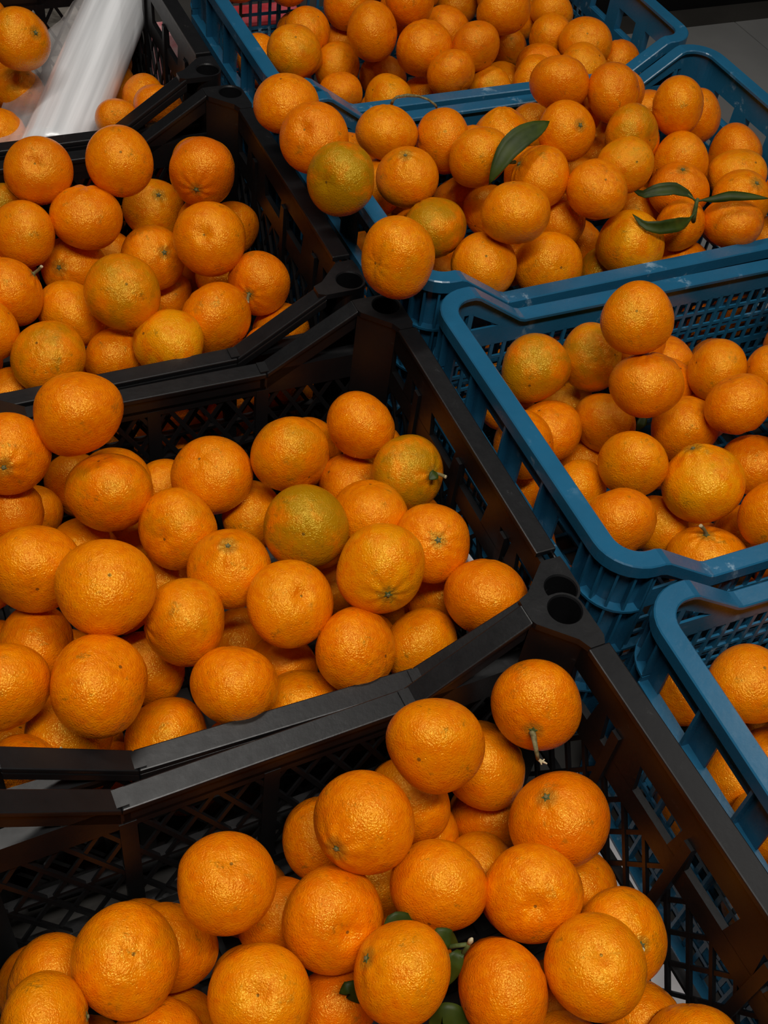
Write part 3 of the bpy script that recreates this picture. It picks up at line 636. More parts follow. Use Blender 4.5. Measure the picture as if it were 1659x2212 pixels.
('T31',0.3536,1.2739,-0.0758,0.0330,'p',0.025,0.754,0.657,0.08,0.05,0.16,'mostly buried orange behind left of the deep reddish orange, farthest blue crate'),
('U1',-0.0733,0.8593,0.0566,0.0342,'p',0.227,-0.005,-0.974,0.04,0.02,0.12,'orange perched on the left corner between the two farther blue crates'),
('U2',-0.0732,0.7777,0.0627,0.0350,'n',-0.571,-0.401,0.716,0.08,0.46,0.05,'orange perched on the blue side rim with a creased dimple, third blue crate'),
('U3',-0.0731,0.7029,0.0628,0.0351,'n',-0.776,-0.533,0.338,0.90,0.34,0.00,'dark olive dented orange leaning over the black rim'),
('U4',0.0227,0.8964,-0.0473,0.0328,'p',-0.192,-0.108,-0.975,0.04,0.49,0.18,'mostly buried orange behind the dark dented orange, third blue crate'),
('U5',0.0338,0.8271,0.0255,0.0328,'p',0.020,0.304,0.953,0.13,0.09,0.30,'orange under the curved bare twig, left end, third blue crate'),
('U6',0.0977,0.8102,0.0187,0.0323,'p',-0.972,0.237,-0.004,0.00,0.27,0.15,'tall orange under the right end of the curved bare twig'),
('U7',0.0228,0.7430,0.0249,0.0325,'s',-0.272,-0.147,0.951,0.00,0.29,0.30,'orange with a raised round neck on top, third blue crate'),
('U8',0.0220,0.8078,-0.0330,0.0329,'p',-0.263,0.937,0.230,0.00,0.00,0.25,'half-hidden orange in front left of the necked orange, third blue crate'),
('U9',0.0278,0.6785,0.0042,0.0339,'p',-0.223,0.803,0.553,0.75,0.24,0.13,'orange with a dark green patch on top, third blue crate'),
('U10',-0.0656,0.5771,0.0585,0.0356,'n',-0.912,-0.353,0.208,0.35,0.00,0.16,'big orange sitting on the outer left rim of the third blue crate'),
('U11',0.1483,0.8371,-0.0883,0.0317,'p',0.446,-0.609,-0.656,0.02,0.22,0.00,'mostly buried orange behind right of the green-patch orange, third blue crate'),
('U12',0.1107,0.7492,0.0312,0.0327,'p',-0.251,0.882,0.399,0.00,0.33,0.37,'orange directly left of the long curved green leaf'),
('U13',0.1633,0.7056,0.0265,0.0340,'s',-0.812,0.343,0.473,0.04,0.00,0.12,'orange carrying a long curved green leaf on its stem, third blue crate'),
('U14',0.2112,0.8655,-0.0268,0.0343,'p',0.000,0.316,0.949,0.00,0.07,0.35,'half-hidden orange behind right of the leaf-left orange, third blue crate'),
('U15',0.2739,0.9017,-0.0457,0.0305,'p',-0.595,0.801,0.059,0.07,0.11,0.25,'mostly buried orange left of the stem-hole orange, third blue crate'),
('U16',0.2672,0.8523,0.0430,0.0332,'p',0.415,0.602,0.682,0.06,0.48,0.18,'orange perched above the blue rim between the two farther blue crates'),
('U17',0.3216,0.8196,0.0422,0.0332,'p',-0.681,0.546,-0.488,0.05,0.70,0.22,'bumpy red-orange fruit by the back right rim of third blue crate'),
('U18',0.2405,0.7823,0.0257,0.0334,'s',0.036,-0.740,0.672,0.00,0.05,0.17,'orange with dark round stem hole facing right, third blue crate'),
('U19',0.0926,0.6313,0.0415,0.0346,'p',0.064,-0.444,-0.894,0.01,0.03,0.29,'large orange on top of the front heap in the third blue crate'),
('U20',0.1605,0.7809,-0.0668,0.0326,'p',0.863,0.423,0.276,0.19,0.04,0.34,'mostly buried orange left of the heap-top orange, third blue crate'),
('U21',0.1970,0.6982,-0.0309,0.0332,'p',-0.606,0.358,-0.710,0.00,0.19,0.22,'half-hidden orange right of the heap-top orange, third blue crate'),
('U22',0.0646,0.6300,-0.0168,0.0335,'n',-0.272,-0.495,0.825,0.12,0.13,0.30,'orange at the front left rim bend of the third blue crate'),
('U23',0.1506,0.6338,-0.0356,0.0365,'n',-0.120,-0.836,0.535,0.15,0.00,0.33,'orange at the front rim below the heap-top one, third blue crate'),
('U24',0.2108,0.6627,0.0296,0.0324,'n',-0.154,-0.517,0.842,0.06,0.04,0.07,'tall oval orange with scratched top in the middle of third blue crate'),
('U25',0.2681,0.6987,0.0296,0.0300,'n',-0.134,-0.771,0.623,0.35,0.27,0.50,'yellowish orange with a flat side right of the middle, third blue crate'),
('U26',0.3093,0.7529,0.0293,0.0329,'n',0.326,-0.920,0.217,0.60,0.10,0.09,'olive-brown tinted orange with dark slit on its right side'),
('U27',0.4188,0.8134,0.0160,0.0343,'p',-0.923,0.344,-0.170,0.01,0.00,0.25,'tall orange in the back right corner of the third blue crate'),
('U28',0.4948,0.8560,-0.0322,0.0328,'p',-0.659,0.740,-0.134,0.01,0.40,0.23,'half-hidden orange in front right of the back-corner tall orange, third blue crate'),
('U29',0.4058,0.7642,-0.0276,0.0347,'p',0.981,0.021,0.193,0.00,0.05,0.27,'orange behind the grey-scar orange, third blue crate'),
('U30',0.5090,0.7851,-0.0451,0.0344,'p',0.620,-0.598,-0.508,0.03,0.50,0.15,'orange behind the right-edge stem orange, third blue crate'),
('U31',0.4687,0.7302,-0.0366,0.0337,'p',-0.214,0.477,-0.853,0.25,0.03,0.50,'orange behind the front-right oval orange, third blue crate'),
('U32',0.3631,0.7063,-0.0234,0.0332,'s',-0.172,-0.066,0.983,0.07,0.50,0.03,'reddish orange with grey stem scar behind the leafy twig'),
('U33',0.4343,0.6749,-0.0275,0.0341,'s',-0.040,-0.412,0.910,0.00,0.15,0.30,'orange with a dark stem hole near the right edge of the photo'),
('U34',0.3862,0.6287,-0.0212,0.0323,'p',0.043,0.359,0.932,0.00,0.32,0.00,'large oval orange at the front right rim of the third blue crate'),
('U35',0.2570,0.6354,-0.0301,0.0368,'n',0.533,-0.610,0.587,0.00,0.20,0.80,'pear-shaped yellow orange with a pointed right end, third blue crate'),
('U36',0.3464,0.6432,-0.0853,0.0342,'p',0.002,0.795,0.607,0.00,0.00,0.00,'half-hidden orange in front right of the pear-shaped orange, third blue crate'),
('U37',0.3312,0.6501,-0.0273,0.0292,'p',-0.456,0.877,-0.150,0.07,0.02,0.00,'orange in front of the grey-scar orange, third blue crate'),
('U38',0.3408,0.7439,-0.0730,0.0331,'p',-0.573,0.205,-0.794,0.00,0.31,0.29,'mostly buried orange behind the pear-shaped orange, third blue crate'),
('U39',0.2507,0.6612,-0.0868,0.0288,'p',-0.503,0.806,-0.312,0.80,0.29,0.07,'green-topped orange low at the front rim of the third blue crate'),
('U40',0.2483,0.7188,-0.0881,0.0317,'p',0.892,0.050,0.450,0.13,0.00,0.06,'mostly buried orange behind right of the front rim orange, third blue crate'),
('U41',0.4504,0.9047,-0.0481,0.0296,'p',-0.108,0.760,0.640,0.18,0.26,0.10,'mostly buried orange behind right of the slit orange, third blue crate'),
('U42',0.3793,0.9029,-0.0764,0.0306,'p',-0.154,0.045,-0.987,0.07,0.00,0.00,'mostly buried orange right of the stem-hole orange, third blue crate'),
('U43',0.2950,0.8122,-0.0644,0.0304,'p',0.932,0.183,0.312,0.09,0.23,0.16,'mostly buried orange behind left of the scratched oval orange, third blue crate'),
('U44',0.3459,0.8501,-0.0695,0.0292,'p',0.841,0.269,0.469,0.04,0.30,0.00,'mostly buried orange left of the flat-side orange, third blue crate'),
('U45',0.5076,0.6768,-0.1000,0.0301,'p',-0.137,0.979,0.149,0.02,0.44,0.19,'mostly buried orange right of the front-right oval orange, third blue crate'),
('U46',0.4621,0.6315,-0.0965,0.0301,'p',0.139,0.874,0.466,0.09,0.19,0.04,'mostly buried orange in front right of the front-right oval orange, third blue crate'),
('U47',0.0575,0.7023,-0.0906,0.0296,'p',0.995,-0.042,-0.092,0.01,0.00,0.14,'mostly buried orange in front right of the outer rim orange, third blue crate'),
('V1',0.1119,0.4369,0.0570,0.0327,'n',-0.477,-0.450,0.755,0.35,0.22,0.19,'orange balanced on top of the pile against the blue grid wall'),
('V2',0.1186,0.4004,0.0059,0.0336,'p',0.056,0.499,0.865,0.25,0.50,0.16,'wide oval orange under the balanced top one, second blue crate'),
('V3',0.0661,0.5017,-0.0492,0.0339,'n',-0.638,-0.759,0.130,0.70,0.41,0.13,'olive-green tinted orange at the back left of the second blue crate'),
('V4',0.1332,0.5032,-0.0536,0.0331,'p',-0.435,0.665,-0.607,0.60,0.17,0.40,'yellow-green orange beside the olive-tinted one, second blue crate'),
('V5',0.2564,0.5233,-0.1077,0.0307,'p',0.117,-0.340,-0.933,0.13,0.08,0.00,'mostly buried orange behind right of the wide oval orange, second blue crate'),
('V6',0.2256,0.4795,-0.0918,0.0283,'p',-0.245,0.195,-0.950,0.00,0.12,0.00,'mostly buried orange right of the wide oval orange, second blue crate'),
('V7',0.2563,0.4499,-0.0551,0.0309,'p',0.892,-0.308,-0.330,0.20,0.20,0.34,'half-hidden orange behind left of the wrinkled right orange, second blue crate'),
('V8',0.3051,0.4282,-0.0500,0.0257,'p',0.909,-0.397,-0.129,0.06,0.11,0.29,'half-hidden orange behind right of the wrinkled right orange, second blue crate'),
('V9',0.2140,0.3718,-0.0201,0.0318,'p',0.270,-0.600,-0.754,0.04,0.16,0.08,'wrinkled orange near the right edge, second blue crate'),
('V10',0.1888,0.4009,-0.0717,0.0341,'p',0.065,0.531,0.845,0.20,0.02,0.16,'wide orange left of the wrinkled right one, second blue crate'),
('V11',0.1277,0.4477,-0.0932,0.0313,'p',0.773,0.489,0.403,0.08,0.19,0.27,'half-hidden orange behind left of the smooth middle orange, second blue crate'),
('V12',0.0644,0.4520,-0.0889,0.0324,'n',-0.446,0.299,0.844,0.20,0.12,0.00,'orange with dark top spot behind the side-opening one, second blue crate'),
('V13',0.0153,0.4231,-0.0667,0.0319,'n',0.597,-0.587,0.546,0.07,0.00,0.00,'orange partly seen through the blue side openings with a brown spot'),
('V14',0.1300,0.5154,-0.1333,0.0297,'p',0.071,-0.320,-0.945,0.09,0.17,0.33,'mostly buried orange behind right of the dark-spot orange, second blue crate'),
('V15',0.0831,0.3459,-0.0385,0.0319,'p',0.744,0.615,0.260,0.02,0.08,0.31,'smooth orange in the middle of the second blue crate'),
('V16',0.1380,0.3085,-0.0429,0.0376,'s',-0.208,0.568,0.796,0.20,0.00,0.70,'largest bright orange with a knobbly top, second blue crate'),
('V17',0.2316,0.3370,-0.0769,0.0327,'p',-0.110,-0.473,-0.874,0.08,0.49,0.13,'half-hidden orange right of the knobbly bright orange, second blue crate'),
('V18',0.1768,0.2527,-0.0388,0.0319,'p',-0.250,0.948,-0.195,0.00,0.19,0.11,'orange in front right of the knobbly bright orange, second blue crate'),
('V19',0.0204,0.2777,-0.0202,0.0316,'p',0.158,-0.797,-0.583,0.00,0.32,0.00,'oval orange near the front left corner of the second blue crate'),
('V20',0.1128,0.3152,-0.1035,0.0294,'p',0.977,0.145,0.158,0.08,0.00,0.40,'half-hidden orange right of the front-corner oval orange, second blue crate'),
('V21',0.0521,0.3704,-0.0872,0.0288,'p',-0.402,0.906,-0.134,0.00,0.13,0.40,'half-hidden orange behind left of the front-corner oval orange, second blue crate'),
('V22',0.1180,0.4459,-0.1506,0.0300,'p',0.153,0.975,0.162,0.00,0.09,0.03,'mostly buried orange in front right of the dark-spot orange, second blue crate'),
('V23',0.1253,0.2559,-0.0895,0.0359,'t',-0.194,0.283,0.939,0.00,0.25,0.27,'orange with upright green stem at the front rim of second blue crate'),
('V24',0.2001,0.2876,-0.1226,0.0320,'p',0.712,-0.689,-0.137,0.06,0.09,0.00,'mostly buried orange behind right of the upright-stem orange, second blue crate'),
('V25',0.1882,0.4093,-0.1323,0.0300,'p',-0.212,-0.161,-0.964,0.10,0.05,0.33,'mostly buried orange right of the smooth middle orange, second blue crate'),
('V26',0.2556,0.4397,-0.1092,0.0272,'p',-0.456,0.450,-0.768,0.14,0.23,0.00,'mostly buried orange behind right of the wide middle orange, second blue crate'),
('V28',0.0571,0.5246,-0.1156,0.0300,'p',0.296,-0.406,-0.865,0.00,0.13,0.18,'mostly buried orange in front left of the olive-tinted orange, second blue crate'),
('W1',0.0616,0.1172,-0.0608,0.0326,'n',0.064,-0.136,0.989,0.15,0.32,0.26,'large orange with a dimple at the right edge, nearest blue crate'),
('W2',0.1263,0.1214,-0.1946,0.0313,'p',-0.634,0.438,-0.638,0.09,0.10,0.33,'mostly buried orange in front of the large dimpled orange, nearest blue crate'),
('W3',0.1064,0.0833,-0.1564,0.0292,'p',-0.375,-0.472,-0.798,0.14,0.08,0.21,'mostly buried orange in front right of the first-opening orange, nearest blue crate'),
('W4',0.0214,0.1449,-0.0916,0.0283,'p',0.976,0.192,0.101,0.00,0.00,0.00,'orange seen through the first side opening of the nearest blue crate'),
('W5',0.0619,0.1135,-0.1532,0.0273,'p',0.834,0.245,0.494,0.07,0.29,0.10,'half-hidden orange in front right of the first-opening orange, nearest blue crate'),
('W6',0.0436,0.0682,-0.1293,0.0302,'p',-0.259,0.804,-0.535,0.06,0.06,0.20,'half-hidden orange in front of the large dimpled orange, nearest blue crate'),
('W7',0.0279,0.0213,-0.1050,0.0279,'p',-0.448,0.405,-0.797,0.00,0.00,0.23,'half-hidden orange between the large dimpled orange and first-opening orange, nearest blue crate'),
('Vf0',0.0309,0.2579,-0.1850,0.0330,'p',0.132,0.976,0.174,0.00,0.00,0.03,'deeply buried orange in front of the front-corner oval orange, second blue crate'),
('Uf1',0.0204,0.7097,-0.1828,0.0341,'p',-0.351,-0.199,-0.915,0.08,0.10,0.00,'deeply buried orange in front of the outer rim orange, third blue crate'),
('Uf2',0.0556,0.6357,-0.1868,0.0326,'p',-0.708,0.282,-0.647,0.06,0.11,0.46,'deeply buried orange in front of the rim-bend orange, third blue crate'),
('Vf3',0.0269,0.3265,-0.1869,0.0340,'p',-0.706,0.285,-0.648,0.00,0.07,0.20,'deeply buried orange in front left of the front-corner oval orange, second blue crate'),
('Cf4',-0.2566,0.6719,-0.2083,0.0341,'p',0.715,-0.413,-0.564,0.08,0.13,0.00,'deeply buried orange in front of the shiny yellow-orange fruit, third black crate'),
('Cf5',-0.1872,0.6757,-0.2083,0.0340,'p',-0.234,0.966,0.107,0.11,0.11,0.00,'deeply buried orange in front right of the shiny yellow-orange fruit, third black crate'),
('Uf6',0.4641,0.6422,-0.1868,0.0324,'p',0.844,-0.509,-0.167,0.00,0.07,0.25,'deeply buried orange in front of the front-right oval orange, third blue crate'),
('Tf7',0.0072,1.2473,-0.1813,0.0341,'p',-0.682,0.646,-0.343,0.04,0.48,0.00,'deeply buried orange in front left of the left yellowish orange, farthest blue crate'),
('Cf8',-0.1257,0.6724,-0.1820,0.0336,'p',0.341,0.776,0.531,0.15,0.11,0.28,'deeply buried orange in front right of the large smooth orange, third black crate'),
('Wf9',0.0266,-0.0172,-0.1702,0.0319,'p',-0.009,-0.916,-0.401,0.15,0.36,0.35,'deeply buried orange in front of the large dimpled orange, nearest blue crate'),
('Vf10',0.0279,0.3929,-0.1871,0.0340,'p',-0.583,0.373,-0.722,0.00,0.09,0.21,'deeply buried orange left of the front-corner oval orange, second blue crate'),
('Wf11',0.0288,0.0841,-0.1914,0.0337,'p',-0.385,0.898,-0.214,0.06,0.12,0.13,'deeply buried orange in front of the first-opening orange, nearest blue crate'),
('Vf12',0.0268,0.4360,-0.1370,0.0338,'p',0.973,-0.211,-0.095,0.09,0.14,0.15,'deeply buried orange in front of the side-opening orange, second blue crate'),
('Vf13',0.1988,0.2615,-0.1891,0.0330,'p',0.968,-0.078,0.240,0.04,0.00,0.19,'deeply buried orange in front right of the upright-stem orange, second blue crate'),
('Uf14',0.0215,0.7744,-0.1824,0.0321,'p',0.572,0.766,0.293,0.04,0.11,0.15,'deeply buried orange in front left of the outer rim orange, third blue crate'),
('Uf15',0.3985,0.6394,-0.1868,0.0343,'p',0.917,-0.385,0.103,0.00,0.40,0.00,'deeply buried orange in front right of the pear-shaped orange, third blue crate'),
('Vf16',0.0312,0.4900,-0.1866,0.0342,'p',-0.451,-0.044,-0.891,0.08,0.21,0.24,'deeply buried orange in front left of the side-opening orange, second blue crate'),
('Bf17',-0.3733,0.2674,-0.2115,0.0319,'p',0.499,0.857,0.132,0.25,0.00,0.15,'deeply buried orange in front of the green-sided orange, second black crate'),
('Uf18',0.0292,0.8263,-0.1422,0.0320,'p',0.712,0.615,0.339,0.07,0.34,0.01,'deeply buried orange left of the outer rim orange, third blue crate'),
('Uf19',0.0314,0.8775,-0.1842,0.0316,'p',-0.547,0.833,0.085,0.09,0.41,0.27,'deeply buried orange in front of the dark dented orange, third blue crate'),
('Tf20',0.0094,1.0108,-0.1365,0.0316,'p',0.192,0.868,0.458,0.07,0.09,0.00,'deeply buried orange in front left of the rim-dip orange, farthest blue crate'),
('Bf21',-0.2680,0.2725,-0.2078,0.0318,'p',0.347,0.928,0.137,0.03,0.06,0.37,'deeply buried orange in front right of the wide flat orange, second black crate'),
('Tf22',0.0078,1.1370,-0.1446,0.0318,'p',-0.154,0.139,-0.978,0.01,0.00,0.08,'deeply buried orange in front of the left yellowish orange, farthest blue crate'),
('Uf23',0.5035,0.6922,-0.1810,0.0316,'p',0.093,0.805,0.585,0.04,0.26,0.16,'deeply buried orange in front of the right-edge stem orange, third blue crate'),
('Cf24',-0.2743,0.7239,-0.1687,0.0333,'p',0.961,0.258,0.098,0.00,0.15,0.00,'deeply buried orange in front left of the shiny yellow-orange fruit, third black crate'),
('Uf25',0.1266,0.6357,-0.1868,0.0340,'p',-0.347,0.166,-0.923,0.05,0.00,0.03,'deeply buried orange in front left of the front rim orange, third blue crate'),
('Tf26',0.0474,1.0146,-0.1848,0.0329,'p',0.198,-0.090,-0.976,0.11,0.10,0.00,'deeply buried orange in front of the rim-dip orange, farthest blue crate'),
('Df27',-0.1671,1.0785,-0.1364,0.0322,'p',-0.476,0.780,0.407,0.08,0.17,0.00,'deeply buried orange in front of the slot-side orange, farthest black crate'),
('Cf28',-0.3250,0.6747,-0.2083,0.0343,'p',-0.695,-0.287,-0.659,0.12,0.13,0.00,'deeply buried orange in front right of the green-blushed orange, third black crate'),
('Tf29',0.0035,1.0592,-0.0963,0.0319,'p',-0.409,0.220,-0.885,0.14,0.23,0.49,'deeply buried orange in front left of the blotched orange, farthest blue crate'),
('Wf30',0.1129,0.1344,-0.1140,0.0332,'p',-0.088,-0.391,-0.916,0.12,0.00,0.25,'deeply buried orange right of the large dimpled orange, nearest blue crate'),
('Uf31',0.0489,0.7601,-0.1287,0.0318,'p',0.916,0.007,0.401,0.09,0.18,0.05,'deeply buried orange in front left of the green-patch orange, third blue crate'),
('Df32',-0.2471,1.1415,-0.1917,0.0324,'p',0.739,0.599,0.310,0.07,0.06,0.20,'deeply buried orange in front right of the film-side orange, farthest black crate'),
('Bf33',-0.4990,0.3069,-0.1615,0.0331,'p',-0.283,-0.405,-0.869,0.00,0.05,0.20,'deeply buried orange behind left of the clipped-stub orange, second black crate'),
('Cf34',-0.1356,0.7366,-0.2050,0.0337,'p',0.205,0.717,0.666,0.05,0.36,0.00,'deeply buried orange in front of the twig-stub orange, third black crate'),
('Wf35',0.0703,0.0355,-0.1915,0.0329,'p',-0.564,0.266,-0.781,0.02,0.14,0.00,'deeply buried orange in front right of the first-opening orange, nearest blue crate'),
('Df36',-0.2020,1.1936,-0.1963,0.0344,'p',0.724,0.493,0.483,0.00,0.11,0.06,'deeply buried orange in front left of the slot-side orange, farthest black crate'),
('Cf37',-0.2237,0.7471,-0.2040,0.0330,'p',0.848,0.461,0.263,0.00,0.32,0.00,'deeply buried orange in front left of the large smooth orange, third black crate'),
('Tf38',0.0464,1.2670,-0.1298,0.0327,'p',0.896,0.304,0.324,0.01,0.04,0.41,'deeply buried orange left of the rim-dip orange, farthest blue crate'),
('Cf39',-0.1447,0.9072,-0.0437,0.0325,'p',0.964,-0.136,-0.229,0.11,0.26,0.33,'deeply buried orange behind right of the low-button orange, third black crate'),
('Bf40',-0.1865,0.4992,-0.0916,0.0324,'p',-0.810,-0.012,-0.586,0.00,0.00,0.06,'deeply buried orange right of the green-shouldered orange, second black crate'),
('Vf41',0.3303,0.5170,-0.1265,0.0320,'p',-0.600,0.208,-0.773,0.06,0.07,0.02,'deeply buried orange behind left of the wrinkled right orange, second blue crate'),
('Df42',-0.2020,1.0805,-0.1984,0.0345,'p',-0.561,0.051,-0.826,0.00,0.23,0.00,'deeply buried orange in front right of the green-ringed orange, farthest black crate'),
('Cf43',-0.3281,0.9603,-0.0566,0.0316,'p',0.039,-0.214,-0.976,0.02,0.00,0.00,'deeply buried orange in front of the sunken-dimple orange, third black crate'),
('Tf44',0.0565,1.1586,-0.0589,0.0331,'p',0.100,-0.173,-0.980,0.22,0.06,0.02,'deeply buried orange in front right of the left yellowish orange, farthest blue crate'),
('Df45',-0.1400,1.1820,-0.1839,0.0330,'p',-0.652,0.705,0.278,0.00,0.08,0.17,'deeply buried orange between the slot-side orange and film-side orange, farthest black crate'),
('Uf46',0.1933,0.6381,-0.1868,0.0318,'p',-0.308,-0.301,-0.902,0.00,0.11,0.17,'deeply buried orange in front of the front rim orange, third blue crate'),
('Uf47',0.2317,0.7412,-0.1462,0.0324,'p',0.193,0.926,0.323,0.00,0.25,0.05,'deeply buried orange left of the green-topped orange, third blue crate'),
('Tf48',0.2847,1.0114,-0.1228,0.0328,'p',0.925,0.256,0.281,0.03,0.00,0.21,'deeply buried orange in front right of the small round orange, farthest blue crate'),
('Af49',-0.3756,0.0724,-0.1793,0.0322,'p',0.398,0.893,0.210,0.00,0.25,0.09,'deeply buried orange behind left of the black-dot orange, nearest black crate'),
('Uf50',0.3055,0.8637,-0.0099,0.0320,'p',0.128,-0.121,-0.984,0.19,0.39,0.03,'deeply buried orange behind right of the stem-hole orange, third blue crate'),
('Af51',-0.5210,0.1254,-0.1833,0.0318,'p',-0.878,0.398,-0.264,0.11,0.12,0.00,'deeply buried orange behind the corner orange, nearest black crate'),
('Bf52',-0.3569,0.5234,-0.0979,0.0318,'p',0.560,0.823,0.094,0.00,0.06,0.16,'deeply buried orange behind right of the bruised orange, second black crate'),
('Uf53',0.3798,0.8844,-0.0018,0.0325,'p',0.294,0.712,0.638,0.00,0.20,0.24,'deeply buried orange right of the bumpy red orange, third blue crate'),
('Tf54',0.1563,1.0874,-0.1151,0.0317,'p',-0.827,0.403,-0.392,0.00,0.21,0.33,'deeply buried orange in front right of the rim-dip orange, farthest blue crate'),
('Uf55',0.4129,0.7083,-0.1826,0.0316,'p',-0.608,0.736,-0.296,0.05,0.34,0.33,'deeply buried orange right of the green-topped orange, third blue crate'),
('Af56',-0.1712,0.0394,-0.1171,0.0345,'p',0.440,0.895,0.073,0.07,0.23,0.00,'deeply buried orange in front of the scar-and-navel orange, nearest black crate'),
('Uf57',0.3279,0.7081,-0.1817,0.0342,'p',0.997,0.028,0.071,0.04,0.10,0.05,'deeply buried orange in front right of the green-topped orange, third blue crate'),
('Uf58',0.2880,0.6486,-0.1301,0.0321,'p',0.880,-0.474,-0.021,0.07,0.11,0.06,'deeply buried orange in front of the pear-shaped orange, third blue crate'),
('Af59',-0.2754,0.0324,-0.1292,0.0334,'p',-0.732,-0.433,-0.526,0.11,0.00,0.12,'deeply buried orange behind right of the stained stub-stem orange, nearest black crate'),
('Uf60',0.1089,0.7758,-0.1568,0.0318,'p',0.200,-0.415,-0.888,0.00,0.10,0.00,'deeply buried orange in front left of the rim-bend orange, third blue crate'),
('Tf61',0.3063,1.0652,-0.1470,0.0316,'p',-0.584,0.168,-0.794,0.03,0.06,0.40,'deeply buried orange in front of the deep reddish orange, farthest blue crate'),
('Uf62',0.1128,0.7325,-0.1091,0.0333,'p',0.955,-0.106,0.277,0.00,0.10,0.11,'deeply buried orange left of the rim-bend orange, third blue crate'),
('Uf63',0.0756,0.8389,-0.0548,0.0340,'p',-0.747,0.658,-0.095,0.05,0.36,0.04,'deeply buried orange in front of the necked orange, third blue crate'),
('Uf64',0.4730,0.8153,-0.0929,0.0316,'p',0.751,-0.517,-0.411,0.00,0.10,0.29,'deeply buried orange behind right of the grey-scar orange, third blue crate'),
('Cf65',-0.1394,0.9618,-0.0732,0.0320,'p',0.937,0.312,-0.160,0.07,0.13,0.27,'deeply buried orange behind left of the low-button orange, third black crate'),
]
